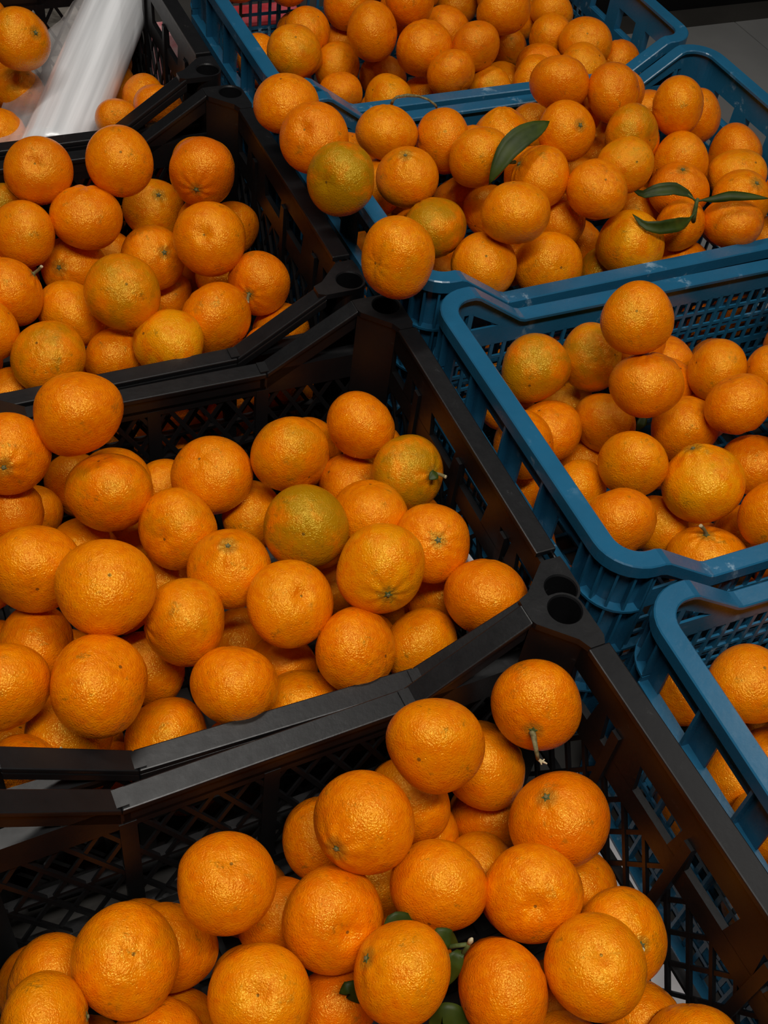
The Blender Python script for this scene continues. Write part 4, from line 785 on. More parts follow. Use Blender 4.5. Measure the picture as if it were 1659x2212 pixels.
BURIED=[
('A',-0.4511,-0.1480,-0.1865,0.0341),
('A',-0.3837,-0.1474,-0.1865,0.0345),
('A',-0.3149,-0.1453,-0.1865,0.0342),
('A',-0.2448,-0.1424,-0.1865,0.0327),
('A',-0.1760,-0.1406,-0.1865,0.0322),
('A',-0.4887,-0.1484,-0.1245,0.0331),
('A',-0.4150,-0.1489,-0.1245,0.0339),
('A',-0.3464,-0.1436,-0.1245,0.0342),
('A',-0.2775,-0.1415,-0.1245,0.0328),
('A',-0.2137,-0.1416,-0.1245,0.0337),
('A',-0.4523,-0.1465,-0.0625,0.0340),
('A',-0.3871,-0.1443,-0.0625,0.0342),
('A',-0.3171,-0.1425,-0.0625,0.0338),
('A',-0.2435,-0.1430,-0.0625,0.0340),
('A',-0.4842,-0.0730,-0.1843,0.0329),
('A',-0.2944,-0.0353,-0.1835,0.0344),
('A',-0.4486,0.1371,-0.1841,0.0323),
('A',-0.2249,-0.0716,-0.1831,0.0339),
('A',-0.3820,0.0084,-0.1830,0.0325),
('A',-0.3577,0.1382,-0.1812,0.0319),
('A',-0.4989,-0.0008,-0.1816,0.0322),
('A',-0.5070,0.0625,-0.1827,0.0342),
('A',-0.3468,-0.0901,-0.1828,0.0322),
('A',-0.1219,-0.1122,-0.1777,0.0316),
('A',-0.4405,-0.0187,-0.1482,0.0315),
('A',-0.3596,-0.0397,-0.1474,0.0331),
('A',-0.2571,-0.0584,-0.1307,0.0315),
('A',-0.4388,-0.0767,-0.1319,0.0320),
('A',-0.4967,-0.0448,-0.1261,0.0319),
('A',-0.2174,-0.0057,-0.1340,0.0326),
('A',-0.3146,-0.0719,-0.1161,0.0318),
('A',-0.2279,0.0732,-0.1233,0.0317),
('A',-0.5139,0.0108,-0.1036,0.0316),
('A',-0.3730,-0.0883,-0.1001,0.0320),
('A',-0.5104,-0.0991,-0.0914,0.0317),
('A',-0.3962,-0.0269,-0.0959,0.0319),
('A',-0.4515,-0.0550,-0.0770,0.0317),
('B',-0.4404,0.3311,-0.2078,0.0320),
('B',-0.1865,0.3365,-0.2083,0.0324),
('B',-0.4964,0.5620,-0.2073,0.0315),
('B',-0.4962,0.3629,-0.1990,0.0331),
('B',-0.4397,0.3968,-0.1793,0.0322),
('B',-0.4982,0.4079,-0.1528,0.0343),
('B',-0.4940,0.5597,-0.1430,0.0326),
('B',-0.1910,0.3104,-0.1513,0.0316),
('B',-0.4993,0.4818,-0.1358,0.0324),
('B',-0.1032,0.5020,-0.1220,0.0321),
('B',-0.1069,0.3987,-0.1124,0.0321),
('B',-0.3101,0.4778,-0.1209,0.0315),
('B',-0.2038,0.4031,-0.0942,0.0321),
('B',-0.4905,0.4437,-0.0865,0.0326),
('B',-0.3886,0.3883,-0.0927,0.0323),
('B',-0.4921,0.5508,-0.0724,0.0322),
('C',-0.4558,0.6740,-0.2083,0.0318),
('C',-0.4938,0.6721,-0.1463,0.0331),
('C',-0.2379,0.8802,-0.2063,0.0319),
('C',-0.4128,0.7542,-0.2062,0.0343),
('C',-0.4857,0.7339,-0.2056,0.0330),
('C',-0.3294,0.7388,-0.2037,0.0318),
('C',-0.5185,0.7818,-0.1797,0.0317),
('C',-0.4549,0.7810,-0.1673,0.0321),
('C',-0.3939,0.9642,-0.1553,0.0326),
('C',-0.5218,0.8570,-0.1560,0.0324),
('C',-0.1879,0.7687,-0.1557,0.0318),
('C',-0.5206,0.9402,-0.1503,0.0319),
('C',-0.3574,0.7417,-0.1504,0.0319),
('C',-0.5023,0.7362,-0.1401,0.0316),
('C',-0.4911,0.8116,-0.1240,0.0327),
('C',-0.2730,0.7852,-0.1321,0.0317),
('C',-0.3840,0.8632,-0.1154,0.0318),
('C',-0.4497,0.7369,-0.1108,0.0320),
('C',-0.5142,0.7003,-0.0910,0.0322),
('C',-0.4388,0.8304,-0.0902,0.0324),
('C',-0.4296,0.8933,-0.0832,0.0317),
('C',-0.5209,0.9411,-0.0834,0.0334),
('C',-0.1657,0.8498,-0.0771,0.0326),
('C',-0.4939,0.7628,-0.0757,0.0329),
('C',-0.4330,0.9640,-0.0730,0.0319),
('C',-0.5111,0.8319,-0.0688,0.0319),
('C',-0.2293,0.9654,-0.0552,0.0321),
('C',-0.4969,0.8935,-0.0506,0.0324),
('C',-0.4893,0.6900,-0.0340,0.0321),
('C',-0.4610,0.7997,-0.0337,0.0325),
('C',-0.4918,0.9579,-0.0315,0.0316),
('C',-0.4471,0.8612,-0.0301,0.0324),
('D',-0.4773,1.0793,-0.1984,0.0315),
('D',-0.4077,1.0789,-0.1984,0.0340),
('D',-0.3406,1.0789,-0.1984,0.0319),
('D',-0.2706,1.0776,-0.1984,0.0324),
('D',-0.5122,1.0808,-0.1364,0.0318),
('D',-0.4385,1.0793,-0.1364,0.0343),
('D',-0.4723,1.0796,-0.0744,0.0334),
('D',-0.4056,1.0802,-0.0744,0.0316),
('D',-0.3264,1.2710,-0.1963,0.0333),
('D',-0.3087,1.1541,-0.1959,0.0328),
('D',-0.5327,1.1319,-0.1937,0.0328),
('D',-0.5372,1.3040,-0.1887,0.0317),
('D',-0.2861,1.3055,-0.1587,0.0320),
('D',-0.5376,1.1894,-0.1544,0.0329),
('D',-0.1902,1.1361,-0.1546,0.0344),
('D',-0.3710,1.0952,-0.1446,0.0336),
('D',-0.3682,1.2790,-0.1460,0.0334),
('D',-0.5383,1.2509,-0.1386,0.0322),
('D',-0.4774,1.2093,-0.1359,0.0328),
('D',-0.5351,1.3331,-0.1324,0.0344),
('D',-0.2576,1.3620,-0.1099,0.0341),
('D',-0.4662,1.3056,-0.0966,0.0332),
('D',-0.3558,1.3302,-0.0950,0.0315),
('D',-0.4455,1.1549,-0.0934,0.0326),
('D',-0.5270,1.1839,-0.0923,0.0322),
('D',-0.5044,1.2417,-0.0887,0.0318),
('D',-0.5313,1.1195,-0.0918,0.0326),
('D',-0.5008,1.3607,-0.0853,0.0316),
('D',-0.3741,1.2661,-0.0844,0.0332),
('D',-0.4094,1.2086,-0.0742,0.0323),
('D',-0.5246,1.2982,-0.0783,0.0316),
('D',-0.3109,1.3700,-0.0780,0.0321),
('D',-0.4096,1.3115,-0.0621,0.0319),
('D',-0.4712,1.2037,-0.0550,0.0317),
('D',-0.3831,1.3690,-0.0582,0.0320),
('D',-0.4519,1.3619,-0.0507,0.0318),
('T',0.1159,1.0118,-0.1848,0.0337),
('T',0.0812,1.0140,-0.1228,0.0344),
('T',0.1470,1.0111,-0.1228,0.0334),
('T',0.2133,1.0134,-0.1228,0.0327),
('T',0.3545,1.0115,-0.1228,0.0322),
('T',0.2756,1.1051,-0.1827,0.0336),
('T',0.0410,1.0808,-0.1814,0.0334),
('T',0.1413,1.1990,-0.1417,0.0319),
('T',0.0747,1.2086,-0.1384,0.0321),
('T',0.0547,1.0868,-0.1191,0.0322),
('T',0.0992,1.2629,-0.0887,0.0321),
('T',0.1722,1.1670,-0.0470,0.0324),
('T',0.0101,1.0158,-0.0513,0.0321),
('T',0.3881,1.2234,-0.0385,0.0317),
('T',0.2837,1.2655,-0.0368,0.0319),
('T',0.2319,1.2161,-0.0439,0.0317),
('T',0.3604,1.1623,-0.0304,0.0319),
('T',0.0324,1.1082,-0.0277,0.0323),
('T',0.2220,1.2696,-0.0182,0.0318),
('T',0.4827,1.2686,-0.0123,0.0330),
('T',0.0842,1.2693,-0.0102,0.0339),
('T',0.3467,1.2601,-0.0088,0.0326),
('T',0.4177,1.2665,-0.0019,0.0328),
('T',0.0098,1.2652,-0.0007,0.0322),
('T',0.4839,1.2003,0.0044,0.0316),
('U',0.2641,0.6371,-0.1868,0.0331),
('U',0.3324,0.6372,-0.1868,0.0315),
('U',0.0988,0.8930,-0.1844,0.0318),
('U',0.1776,0.7834,-0.1546,0.0326),
('U',0.5024,0.7516,-0.1252,0.0317),
('U',0.0905,0.8446,-0.1215,0.0328),
('U',0.0946,0.7899,-0.0932,0.0319),
('U',0.3962,0.8232,-0.0790,0.0318),
('U',0.0485,0.7549,-0.0661,0.0317),
('U',0.1362,0.6893,-0.0659,0.0315),
('U',0.2836,0.7517,-0.0438,0.0322),
('U',0.1457,0.8860,-0.0426,0.0334),
('U',0.5014,0.6685,-0.0267,0.0315),
('U',0.3638,0.8128,-0.0217,0.0323),
('U',0.1499,0.8263,-0.0176,0.0318),
('U',0.1958,0.7617,-0.0140,0.0332),
('V',0.2622,0.2594,-0.1891,0.0328),
('V',0.3321,0.2612,-0.1891,0.0335),
('V',0.3980,0.2609,-0.1891,0.0330),
('V',0.4713,0.2586,-0.1891,0.0328),
('V',0.2991,0.2581,-0.1271,0.0337),
('V',0.3701,0.2593,-0.1271,0.0319),
('V',0.4365,0.2578,-0.1271,0.0322),
('V',0.5055,0.2574,-0.1271,0.0320),
('V',0.2627,0.2615,-0.0651,0.0336),
('V',0.3309,0.2576,-0.0651,0.0332),
('V',0.3991,0.2577,-0.0651,0.0330),
('V',0.4686,0.2568,-0.0651,0.0315),
('V',0.3259,0.3420,-0.1869,0.0341),
('V',0.2538,0.3255,-0.1864,0.0331),
('V',0.1900,0.3258,-0.1783,0.0316),
('V',0.1043,0.3585,-0.1460,0.0319),
('V',0.5110,0.3299,-0.1204,0.0327),
('V',0.4982,0.4513,-0.1080,0.0338),
('V',0.3488,0.4283,-0.0895,0.0316),
('V',0.3998,0.4862,-0.0872,0.0334),
('V',0.4453,0.4149,-0.0860,0.0339),
('V',0.3665,0.3575,-0.0884,0.0316),
('V',0.5075,0.3811,-0.0807,0.0315),
('V',0.4788,0.3293,-0.0579,0.0330),
('V',0.4132,0.3223,-0.0546,0.0319),
('V',0.3196,0.3195,-0.0533,0.0340),
('V',0.5115,0.5076,-0.0573,0.0317),
('V',0.4627,0.4695,-0.0495,0.0316),
('V',0.1967,0.5162,-0.0550,0.0315),
('V',0.3985,0.3900,-0.0478,0.0329),
('V',0.3672,0.4557,-0.0385,0.0316),
('V',0.3373,0.3825,-0.0286,0.0319),
('V',0.4853,0.4034,-0.0266,0.0317),
('V',0.4124,0.4966,-0.0257,0.0330),
('V',0.2631,0.3266,-0.0195,0.0343),
('V',0.3660,0.2844,-0.0195,0.0323),
('V',0.5036,0.2846,-0.0210,0.0321),
('W',0.0641,-0.1228,-0.1938,0.0318),
('W',0.1302,-0.1228,-0.1938,0.0334),
('W',0.2716,-0.1262,-0.1938,0.0345),
('W',0.0946,-0.1212,-0.1318,0.0323),
('W',0.1673,-0.1229,-0.1318,0.0315),
('W',0.2304,-0.1258,-0.1318,0.0316),
('W',0.3060,-0.1259,-0.1318,0.0330),
('W',0.0623,-0.1204,-0.0698,0.0325),
('W',0.1349,-0.1237,-0.0698,0.0345),
('W',0.2018,-0.1251,-0.0698,0.0329),
('W',0.2088,-0.0738,-0.1911,0.0327),
('W',0.0651,-0.0597,-0.1917,0.0329),
('W',0.3774,0.1176,-0.1910,0.0337),
('W',0.3405,-0.1216,-0.1907,0.0334),
('W',0.1221,-0.0475,-0.1728,0.0318),
('W',0.1225,0.0195,-0.1574,0.0319),
('W',0.0257,-0.0874,-0.1541,0.0316),
('W',0.1730,0.1317,-0.1533,0.0318),
('W',0.3920,-0.0524,-0.1463,0.0334),
('W',0.2779,0.0139,-0.1486,0.0317),
('W',0.2661,-0.0753,-0.1404,0.0326),
('W',0.0798,-0.0199,-0.1377,0.0319),
('W',0.2588,0.1198,-0.1384,0.0321),
('W',0.3199,-0.0287,-0.1303,0.0343),
('W',0.3184,0.1295,-0.1257,0.0330),
('W',0.1587,-0.0474,-0.1224,0.0326),
('W',0.1551,0.0643,-0.1240,0.0321),
('W',0.4584,0.1240,-0.1208,0.0328),
('W',0.3016,0.0603,-0.1162,0.0324),
('W',0.1866,0.0144,-0.1088,0.0316),
('W',0.0305,-0.0472,-0.1034,0.0323),
('W',0.2432,0.0427,-0.1020,0.0330),
('W',0.2075,0.1294,-0.0975,0.0330),
('W',0.1048,-0.0680,-0.0987,0.0321),
('W',0.3629,0.0739,-0.0926,0.0317),
('W',0.2574,-0.0257,-0.0964,0.0320),
('W',0.3807,0.1316,-0.0933,0.0317),
('W',0.1114,0.0230,-0.0949,0.0318),
('W',0.5133,0.1209,-0.0877,0.0342),
('W',0.3528,0.0059,-0.0810,0.0324),
('W',0.3018,-0.0683,-0.0801,0.0334),
('W',0.2862,0.1059,-0.0772,0.0316),
('W',0.1992,-0.0353,-0.0727,0.0323),
('W',0.4267,0.0911,-0.0709,0.0320),
('W',0.1176,0.0872,-0.0712,0.0332),
('W',0.1895,0.0714,-0.0724,0.0333),
('W',0.0755,-0.0203,-0.0622,0.0318),
('W',0.2958,0.0127,-0.0597,0.0322),
('W',0.1401,-0.0205,-0.0603,0.0324),
('W',0.4037,0.0334,-0.0589,0.0327),
]

def fruit_mesh(seed, ob=.91, neck=0.0, dimple=.035, sdimple=.035, lump=.014, furrow=.010, pear=0.0, dent=0.0, nl=36, nn=56):
    rnd = random.Random(seed)
    waves = [(Vector((rnd.gauss(0, 1), rnd.gauss(0, 1), rnd.gauss(0, 1))).normalized()*rnd.uniform(1.5, 4.2), rnd.uniform(0, 6.28), rnd.uniform(.3, 1)) for _ in range(9)]
    ws = sum(a for _, _, a in waves)
    phs = [rnd.uniform(0, 6.28) for _ in range(3)]; nf = rnd.choice((5, 6, 7, 8))
    dd = Vector((rnd.uniform(.4, 1), rnd.uniform(-.4, .4), rnd.uniform(-.3, .5))).normalized()
    vs = []; fs = []
    def pt(th, ph):
        d = Vector((sin(th)*cos(ph), sin(th)*sin(ph), cos(th)))
        r = 1 + lump*2.4*sum(a*sin(k.dot(d)+p) for k, p, a in waves)/ws*1.6
        r += neck*math.exp(-(th/.36)**2) - neck*.75*math.exp(-(th/.13)**2)
        r -= sdimple*math.exp(-(th/.20)**2)
        q = pi-th
        r -= dimple*math.exp(-(q/.24)**2)
        fw = math.exp(-((th-.38)/.24)**2)+.35*math.exp(-((q-.30)/.18)**2)
        r += furrow*cos(nf*ph+phs[0]+.6*sin(ph+phs[1]))*fw
        r -= dent*math.exp(-((1-d.dot(dd))/.10)**2)
        s = d*r
        s.z *= ob*(1+pear*max(0, d.z)**2)
        s.x *= 1.03; s.y *= 1.03
        return s
    vs.append(pt(0, 0))
    for i in range(1, nl):
        th = pi*i/nl; th = th - .10*sin(2*th)                  # denser rings at both ends
        for j in range(nn): vs.append(pt(th, 2*pi*j/nn))
    vs.append(pt(pi, 0))
    for j in range(nn): fs.append((0, 1+j, 1+(j+1) % nn))
    for i in range(nl-2):
        a = 1+i*nn
        for j in range(nn): fs.append((a+j, a+nn+j, a+nn+(j+1) % nn, a+(j+1) % nn))
    a = 1+(nl-2)*nn
    for j in range(nn): fs.append((a+j, len(vs)-1, a+(j+1) % nn))
    me = bpy.data.meshes.new('orange_body'); me.from_pydata([tuple(v) for v in vs], [], fs); me.materials.append(SKIN)
    for p in me.polygons: p.use_smooth = True
    me.update(); return me
FM = [fruit_mesh(i, ob=.89+.02*(i % 4), dimple=.02+.012*(i % 3), sdimple=.02+.015*(i % 2), lump=.026+.006*(i % 4), furrow=.007+.005*(i % 3)) for i in range(9)]
FNECK = fruit_mesh(31, ob=.92, neck=.13, sdimple=0, furrow=.016)
FDENT = fruit_mesh(32, ob=.90, lump=.026, dent=.06, dimple=.09, furrow=.016)
FDIM = fruit_mesh(33, ob=.86, dimple=.15, lump=.018, furrow=.012)
FWRK = fruit_mesh(34, ob=.90, dimple=.06, lump=.030, furrow=.026, dent=.04)
FPEAR = fruit_mesh(35, ob=.95, pear=.16, neck=.05, lump=.012)
SPECIAL = {'B17': FNECK, 'U7': FNECK, 'A4': FNECK, 'B2': FNECK, 'V16': FNECK, 'U3': FDENT, 'A13': FDENT, 'C1': FDIM, 'A16': FWRK, 'C6': FDIM, 'B15': FWRK, 'B5': FWRK,
           'V9': FWRK, 'U35': FPEAR, 'U2': FDIM, 'B20': FDIM, 'A14': FDIM, 'C4': FWRK, 'A24': FDIM, 'A11': FDIM, 'U26': FDENT, 'A20': FDIM, 'U14': FNECK}
# stalk ends (unit = fruit radius, stalk along +z from z = 0.86)
def calyx_mesh():
    m = MB(); n = 10; vs = [(0, 0, .915)]
    for i in range(n):
        a = 2*pi*i/n; r = .105 if i % 2 == 0 else .055; vs.append((r*cos(a), r*sin(a), .905 if i % 2 else .912))
    for i in range(n):
        a = 2*pi*i/n; r = .10 if i % 2 == 0 else .05; vs.append((r*cos(a), r*sin(a), .84))
    m.add(vs, [(0, 1+i, 1+(i+1) % n) for i in range(n)]+[(1+i, 1+n+i, 1+n+(i+1) % n, 1+(i+1) % n) for i in range(n)])
    return m.mesh('calyx', CALYX)
def nub_mesh():
    m = MB(); m.tube([(0, 0, .86), (0, 0, .935), (0, 0, .945)], [.042, .042, .030], 10); return m.mesh('stalk_nub', STEM)
def stub_mesh():
    m = MB(); m.tube([(0, 0, .86), (.01, 0, .98), (.06, .02, 1.12), (.14, .03, 1.26)], [.06, .045, .045, .052], 10); return m.mesh('stalk_stub', STEM)
def stubcap_mesh():
    m = MB(); m.tube([(.138, .03, 1.257), (.152, .03, 1.285)], [.050, .046], 10); return m.mesh('cut_end', CUT)
CAL, NUB, STUB, CAP = calyx_mesh(), nub_mesh(), stub_mesh(), stubcap_mesh()
def leaf_mesh(pts, width, fold=.25, n=9, name='leaf', side=None, curl=0.0):
    """blade along a 3-D midrib polyline; side = direction of the blade's breadth"""
    pts = [Vector(p) for p in pts]
    segs = [(b-a).length for a, b in zip(pts[:-1], pts[1:])]; tot = sum(segs)
    def pos(s):
        s *= tot
        for k, l in enumerate(segs):
            if s <= l or k == len(segs)-1: return pts[k].lerp(pts[k+1], min(1, s/l)), (pts[k+1]-pts[k]).normalized()
            s -= l
    m = MB(); rows = 14; vs = []
    for i in range(rows+1):
        s = i/rows; p, t = pos(s); sd = (Vector(side) - t*t.dot(Vector(side))).normalized(); up = t.cross(sd)
        wd = width*max(.02, sin(pi*s)**.85)*(1.05-.25*s)
        for k in range(5):
            q = (k-2)/2.0
            vs.append(p + sd*q*wd + up*(fold*abs(q)**1.5*wd + curl*sin(s*7)*wd*q) )
    fs = [(i*5+k, i*5+k+1, (i+1)*5+k+1, (i+1)*5+k) for i in range(rows) for k in range(4)]
    me = bpy.data.meshes.new(name); me.from_pydata([tuple(v) for v in vs], [], fs); me.materials.append(LEAF)
    for p in me.polygons: p.use_smooth = True
    me.update(); return me
def thick(o, t=.0006):
    s = o.modifiers.new('thickness', 'SOLIDIFY'); s.thickness = t; s.offset = 0; return o
ROBJ = {}
rnd = random.Random(4)
def orient(d, spin):
    return (Vector(d).to_track_quat('Z', 'Y').to_matrix() @ Matrix.Rotation(spin, 3, 'Z')).to_euler()
for k, x, y, z, r, ty, dx, dy, dz, g, rd, yl, lab in ORANGES:
    me = SPECIAL.get(k) or FM[rnd.randrange(9)]
    o = link('mandarin_orange', me, label=lab, cat='orange', group='oranges in the crates')
    d = Vector((dx, dy, dz)); d = -d if ty == 'n' else d
    o.location = (x, y, z); o.scale = (r, r, r); o.rotation_euler = orient(d, rnd.uniform(0, 6.28))
    o.color = (g, rd, yl, 1.0 if ty in 'stSl' else 0.0)
    pz = me.vertices[0].co.z-.897                # seat the stalk parts on this fruit's own stalk end
    if ty == 's':
        c = link('calyx', CAL, o); link('stalk_nub', NUB, c); c.location.z = pz
    elif ty in 'tl':
        c = link('calyx', CAL, o); s_ = link('stalk', STUB, o); link('cut_end', CAP, s_); c.location.z = s_.location.z = pz
    ROBJ[k] = o
# the fruit underneath, hardly seen: one heap
lo = [fruit_mesh(60+i, nl=14, nn=20) for i in range(3)]; hv = []; hf = []; RH = .033
for c, x, y, z, r in BURIED:
    me = lo[rnd.randrange(3)]; q = orient((rnd.gauss(0, 1), rnd.gauss(0, 1), rnd.gauss(0, 1)), rnd.uniform(0, 6.28)).to_matrix(); n0 = len(hv)
    hv += [tuple(((q @ v.co)*r + Vector((x, y, z-ZT)))/RH) for v in me.vertices]; hf += [tuple(i+n0 for i in p.vertices) for p in me.polygons]
hm = bpy.data.meshes.new('buried_oranges'); hm.from_pydata(hv, [], hf); hm.materials.append(SKIN)
for p in hm.polygons: p.use_smooth = True
o = link('buried_oranges', hm, label='oranges buried deep under the visible top layers of the crates', cat='oranges', kind='stuff'); o.scale = (RH, RH, RH); o.location = (0, 0, ZT); o.color = (.05, .2, .1, 0)
bpy.context.view_layer.update()
def child_world(name, data, parent, **kw):          # part modelled in world space
    o = link(name, data, parent, **kw); o.matrix_parent_inverse = parent.matrix_world.inverted(); return o

# long bent stalk of one orange
def tdepth(k): 
    return (ROBJ[k].location-CL_).dot(CF_)
ta = tdepth('A2')-ROBJ['A2'].scale[0]*.80
sp = [at(1148, 1578, ta+.006), at(1153, 1592, ta-.002), at(1156, 1608, ta-.005), at(1159, 1625, ta-.004), at(1162, 1640, ta+.001)]
m = MB(); m.tube(sp, [.0030, .0022, .0019, .0017, .0015], 8); so = child_world('stalk', m.mesh('stalk', STEM, True), ROBJ['A2'], label='long bent dry stem')
m = MB()
for tip in ((1182, 1650), (1176, 1640), (1170, 1652)):
    m.tube([sp[-1], at((sp and 1166+(tip[0]-1166)*.5), 1646, ta), at(*tip, ta-.001)], [.0012, .0009, .0005], 6)
child_world('frayed_tip', m.mesh('frayed_tip', CUT, True), so)
link('calyx', CAL, ROBJ['A2'])
# tiny leaf on the stalk of one orange
tb = tdepth('B9')-ROBJ['B9'].scale[0]*.86
lf = leaf_mesh([at(944, 1022, tb), at(938, 1026, tb-.004), at(927, 1036, tb-.005)], .0048, .15, side=at(8, 10, 1)-at(0, 0, 1)); thick(child_world('leaf', lf, ROBJ['B9'], label='tiny green leaf'))
# long curved leaf on one orange of the third blue crate
tu = min(tdepth('U12'), tdepth('U13'))-.030
lf = leaf_mesh([at(1110, 357, tu+.012), at(1090, 362, tu), at(1075, 375, tu-.002), at(1066, 399, tu+.002)], .0001, .1, side=CR_)
lf = leaf_mesh([at(1187, 262, tu+.004), at(1160, 278, tu-.006), at(1125, 297, tu-.010), at(1098, 322, tu-.010), at(1080, 352, tu-.008), at(1066, 378, tu-.004), at(1056, 399, tu+.002)], .0130, .28, side=at(20, 20, 1)-at(0, 0, 1))
thick(child_world('leaf', lf, ROBJ['U13'], label='long curved green leaf'))
m = MB(); m.tube([at(1112, 350, tu+.014), at(1100, 352, tu+.002), at(1085, 350, tu-.006)], [.0022, .0014, .0010], 8); child_world('leaf_stalk', m.mesh('leaf_stalk', CALYX, True), ROBJ['U13'])

# leafy twig lying on the third blue crate
tw = min(tdepth('U34'), tdepth('U37'), tdepth('U32'))-.036
t35 = min(tw, tdepth('U35')-.037)
rt = link('leafy_twig', None, label='green twig with three leaves lying on the third blue crate', cat='twig'); rt.location = at(1500, 470, tw+.012)
bpy.context.view_layer.update()
m = MB(); m.tube([at(1497, 478, tw+.012), at(1500, 462, tw+.004), at(1505, 436, tw), at(1508, 428, tw-.001)], [.0030, .0027, .0022, .0016], 8)
child_world('stem', m.mesh('stem', CALYX, True), rt)
for pts, wd, sd, cu in (([at(1500, 432, tw), at(1486, 419, tw-.002), at(1455, 408, tw-.006), at(1420, 411, tw-.006), at(1390, 421, tw-.002), at(1364, 408, tw+.004)], .0078, (0, 10), .0),
                    ([at(1510, 433, tw), at(1540, 430, tw-.004), at(1580, 422, tw-.006), at(1620, 424, tw-.006), at(1662, 429, tw-.004)], .0058, (0, 10), .1),
                    ([at(1497, 468, tw), at(1484, 476, tw-.004), at(1455, 488, t35+.004), at(1422, 493, t35-.002), at(1392, 488, t35-.003), at(1366, 462, t35)], .0080, (0, 10), .35)):
    thick(child_world('leaf', leaf_mesh(pts, wd, .35, side=at(sd[0], sd[1], 1)-at(0, 0, 1), curl=cu), rt))
m = MB()
for a_, b_ in (((1505, 436), (1486, 419)), ((1507, 434), (1540, 430)), ((1500, 462), (1484, 476))): m.tube([at(*a_, tw), at(*b_, tw-.002)], [.0013, .0009], 6)
child_world('leaf_stalks', m.mesh('leaf_stalks', CALYX, True), rt)
# bare twig arching over the blue rim
t5 = tdepth('U5')-.012; t6 = tdepth('U6')-.01
m = MB(); m.tube([at(846, 224, t5+.006), at(849, 216, t5), at(858, 209, t5), at(880, 206, (t5+t6)/2), at(905, 208, (t5+t6)/2), at(925, 215, t6), at(940, 226, t6), at(943, 232, t6+.006)], [.0018, .0016, .0015, .0020, .0014, .0013, .0012, .0014], 8)
link('bare_twig', m.mesh('bare_twig', STEM, True), label='thin curved bare twig arching over the blue rim', cat='twig')
# leaves tucked among the oranges of the nearest black crate
def loose_leaf(name, pts, wd, side, lab, fold=.12):
    thick(link(name, leaf_mesh(pts, wd, fold, side=side), label=lab, cat='leaf', group='leaves among the oranges'))
tA = tdepth('A23')-.012
sideh = at(12, 4, 1)-at(0, 0, 1); sidev = at(0, 10, 1)-at(0, 0, 1)
loose_leaf('citrus_leaf', [at(828, 2003, tA+.03), at(850, 1985, tA+.03), at(880, 1990, tA+.034), at(905, 2010, tA+.04)], .006, sidev, 'dark green leaf behind the stained stub-stem orange')
loose_leaf('citrus_leaf', [at(1004, 2055, tA+.01), at(990, 2062, tA+.006), at(976, 2085, tA+.006), at(966, 2130, tA+.012)], .0070, sideh, 'bright green leaf left of the leaf-side orange')
loose_leaf('citrus_leaf', [at(930, 2022, tA+.012), at(950, 2018, tA+.010), at(972, 2030, tA+.012), at(990, 2040, tA+.02)], .0065, sidev, 'small green leaf below the smudged shiny orange')
tq = tdepth('A22')-ROBJ['A22'].scale[0]-.004
loose_leaf('citrus_leaf', [at(733, 2146, tq), at(752, 2136, tq-.003), at(775, 2143, tq+.002), at(800, 2165, tq+.012)], .0075, sidev, 'green leaf lying across the dark red orange')
loose_leaf('citrus_leaf', [at(925, 2215, tA+.012), at(955, 2195, tA+.006), at(985, 2200, tA+.006), at(1020, 2225, tA+.012)], .0100, sidev, 'green leaf cut by the bottom edge of the photo')
rt = link('budded_twig', None, label='green twig with a pale bud between the oranges, nearest black crate', cat='twig'); rt.location = at(1000, 2050, tA+.014)
bpy.context.view_layer.update()
m = MB(); m.tube([at(960, 2048, tA+.016), at(985, 2043, tA+.010), at(1008, 2040, tA+.006)], [.0016, .0015, .0014], 8); m.tube([at(1000, 2060, tA+.008), at(1010, 2045, tA+.006), at(1014, 2036, tA+.004)], [.0016, .0015, .0014], 8)
child_world('stem', m.mesh('stem', CALYX, True), rt)
m = MB(); m.tube([at(1012, 2040, tA+.005), at(1017, 2032, tA+.002), at(1020, 2027, tA)], [.0012, .0019, .0008], 8); child_world('bud', m.mesh('bud', CUT, True), rt)
tv = tdepth('V10')-.004
loose_leaf('citrus_leaf', [at(1376, 932, tv), at(1384, 918, tv-.002), at(1390, 905, tv), at(1394, 893, tv+.004)], .0050, sideh, 'dark leaf wedged under the wide oval orange, second blue crate')

# ------------------------------------------------------------------ plastic bag roll
def film(name, alpha, tint):
    m, nt, b = new_mat(name); lk = nt.links.new
    tc = N(nt, 'ShaderNodeTexCoord'); mp = N(nt, 'ShaderNodeMapping'); mp.inputs['Scale'].default_value = (55, 55, 2); lk(tc.outputs['Object'], mp.inputs[0])
    n = N(nt, 'ShaderNodeTexNoise'); n.inputs['Scale'].default_value = 1; n.inputs['Detail'].default_value = 4; lk(mp.outputs[0], n.inputs['Vector'])
    lk(mix(nt, ramp(nt, n.outputs['Fac'], .3, .7), tuple(x*.66 for x in tint), tint), b.inputs['Base Color'])
    b.inputs['Roughness'].default_value = .22; b.inputs['Specular IOR Level'].default_value = .8; b.inputs['Alpha'].default_value = alpha
    bp = N(nt, 'ShaderNodeBump'); bp.inputs['Strength'].default_value = .5; bp.inputs['Distance'].default_value = .0015; lk(n.outputs['Fac'], bp.inputs['Height']); lk(bp.outputs[0], b.inputs['Normal'])
    return m
BAG, FLAP = film('rolled_bags', 1.0, (.93, .94, .96)), film('thin_film', .20, (.85, .80, .78))
ra, rb = V3(ROLL[0]), V3(ROLL[1]); axis = (rb-ra).normalized(); length = (rb-ra).length
root = link('bag_roll', None, label='white translucent roll of plastic produce bags lying in the farthest black crate', cat='bag roll'); root.location = ra
root.rotation_euler = axis.to_track_quat('Z', 'Y').to_euler(); bpy.context.view_layer.update()
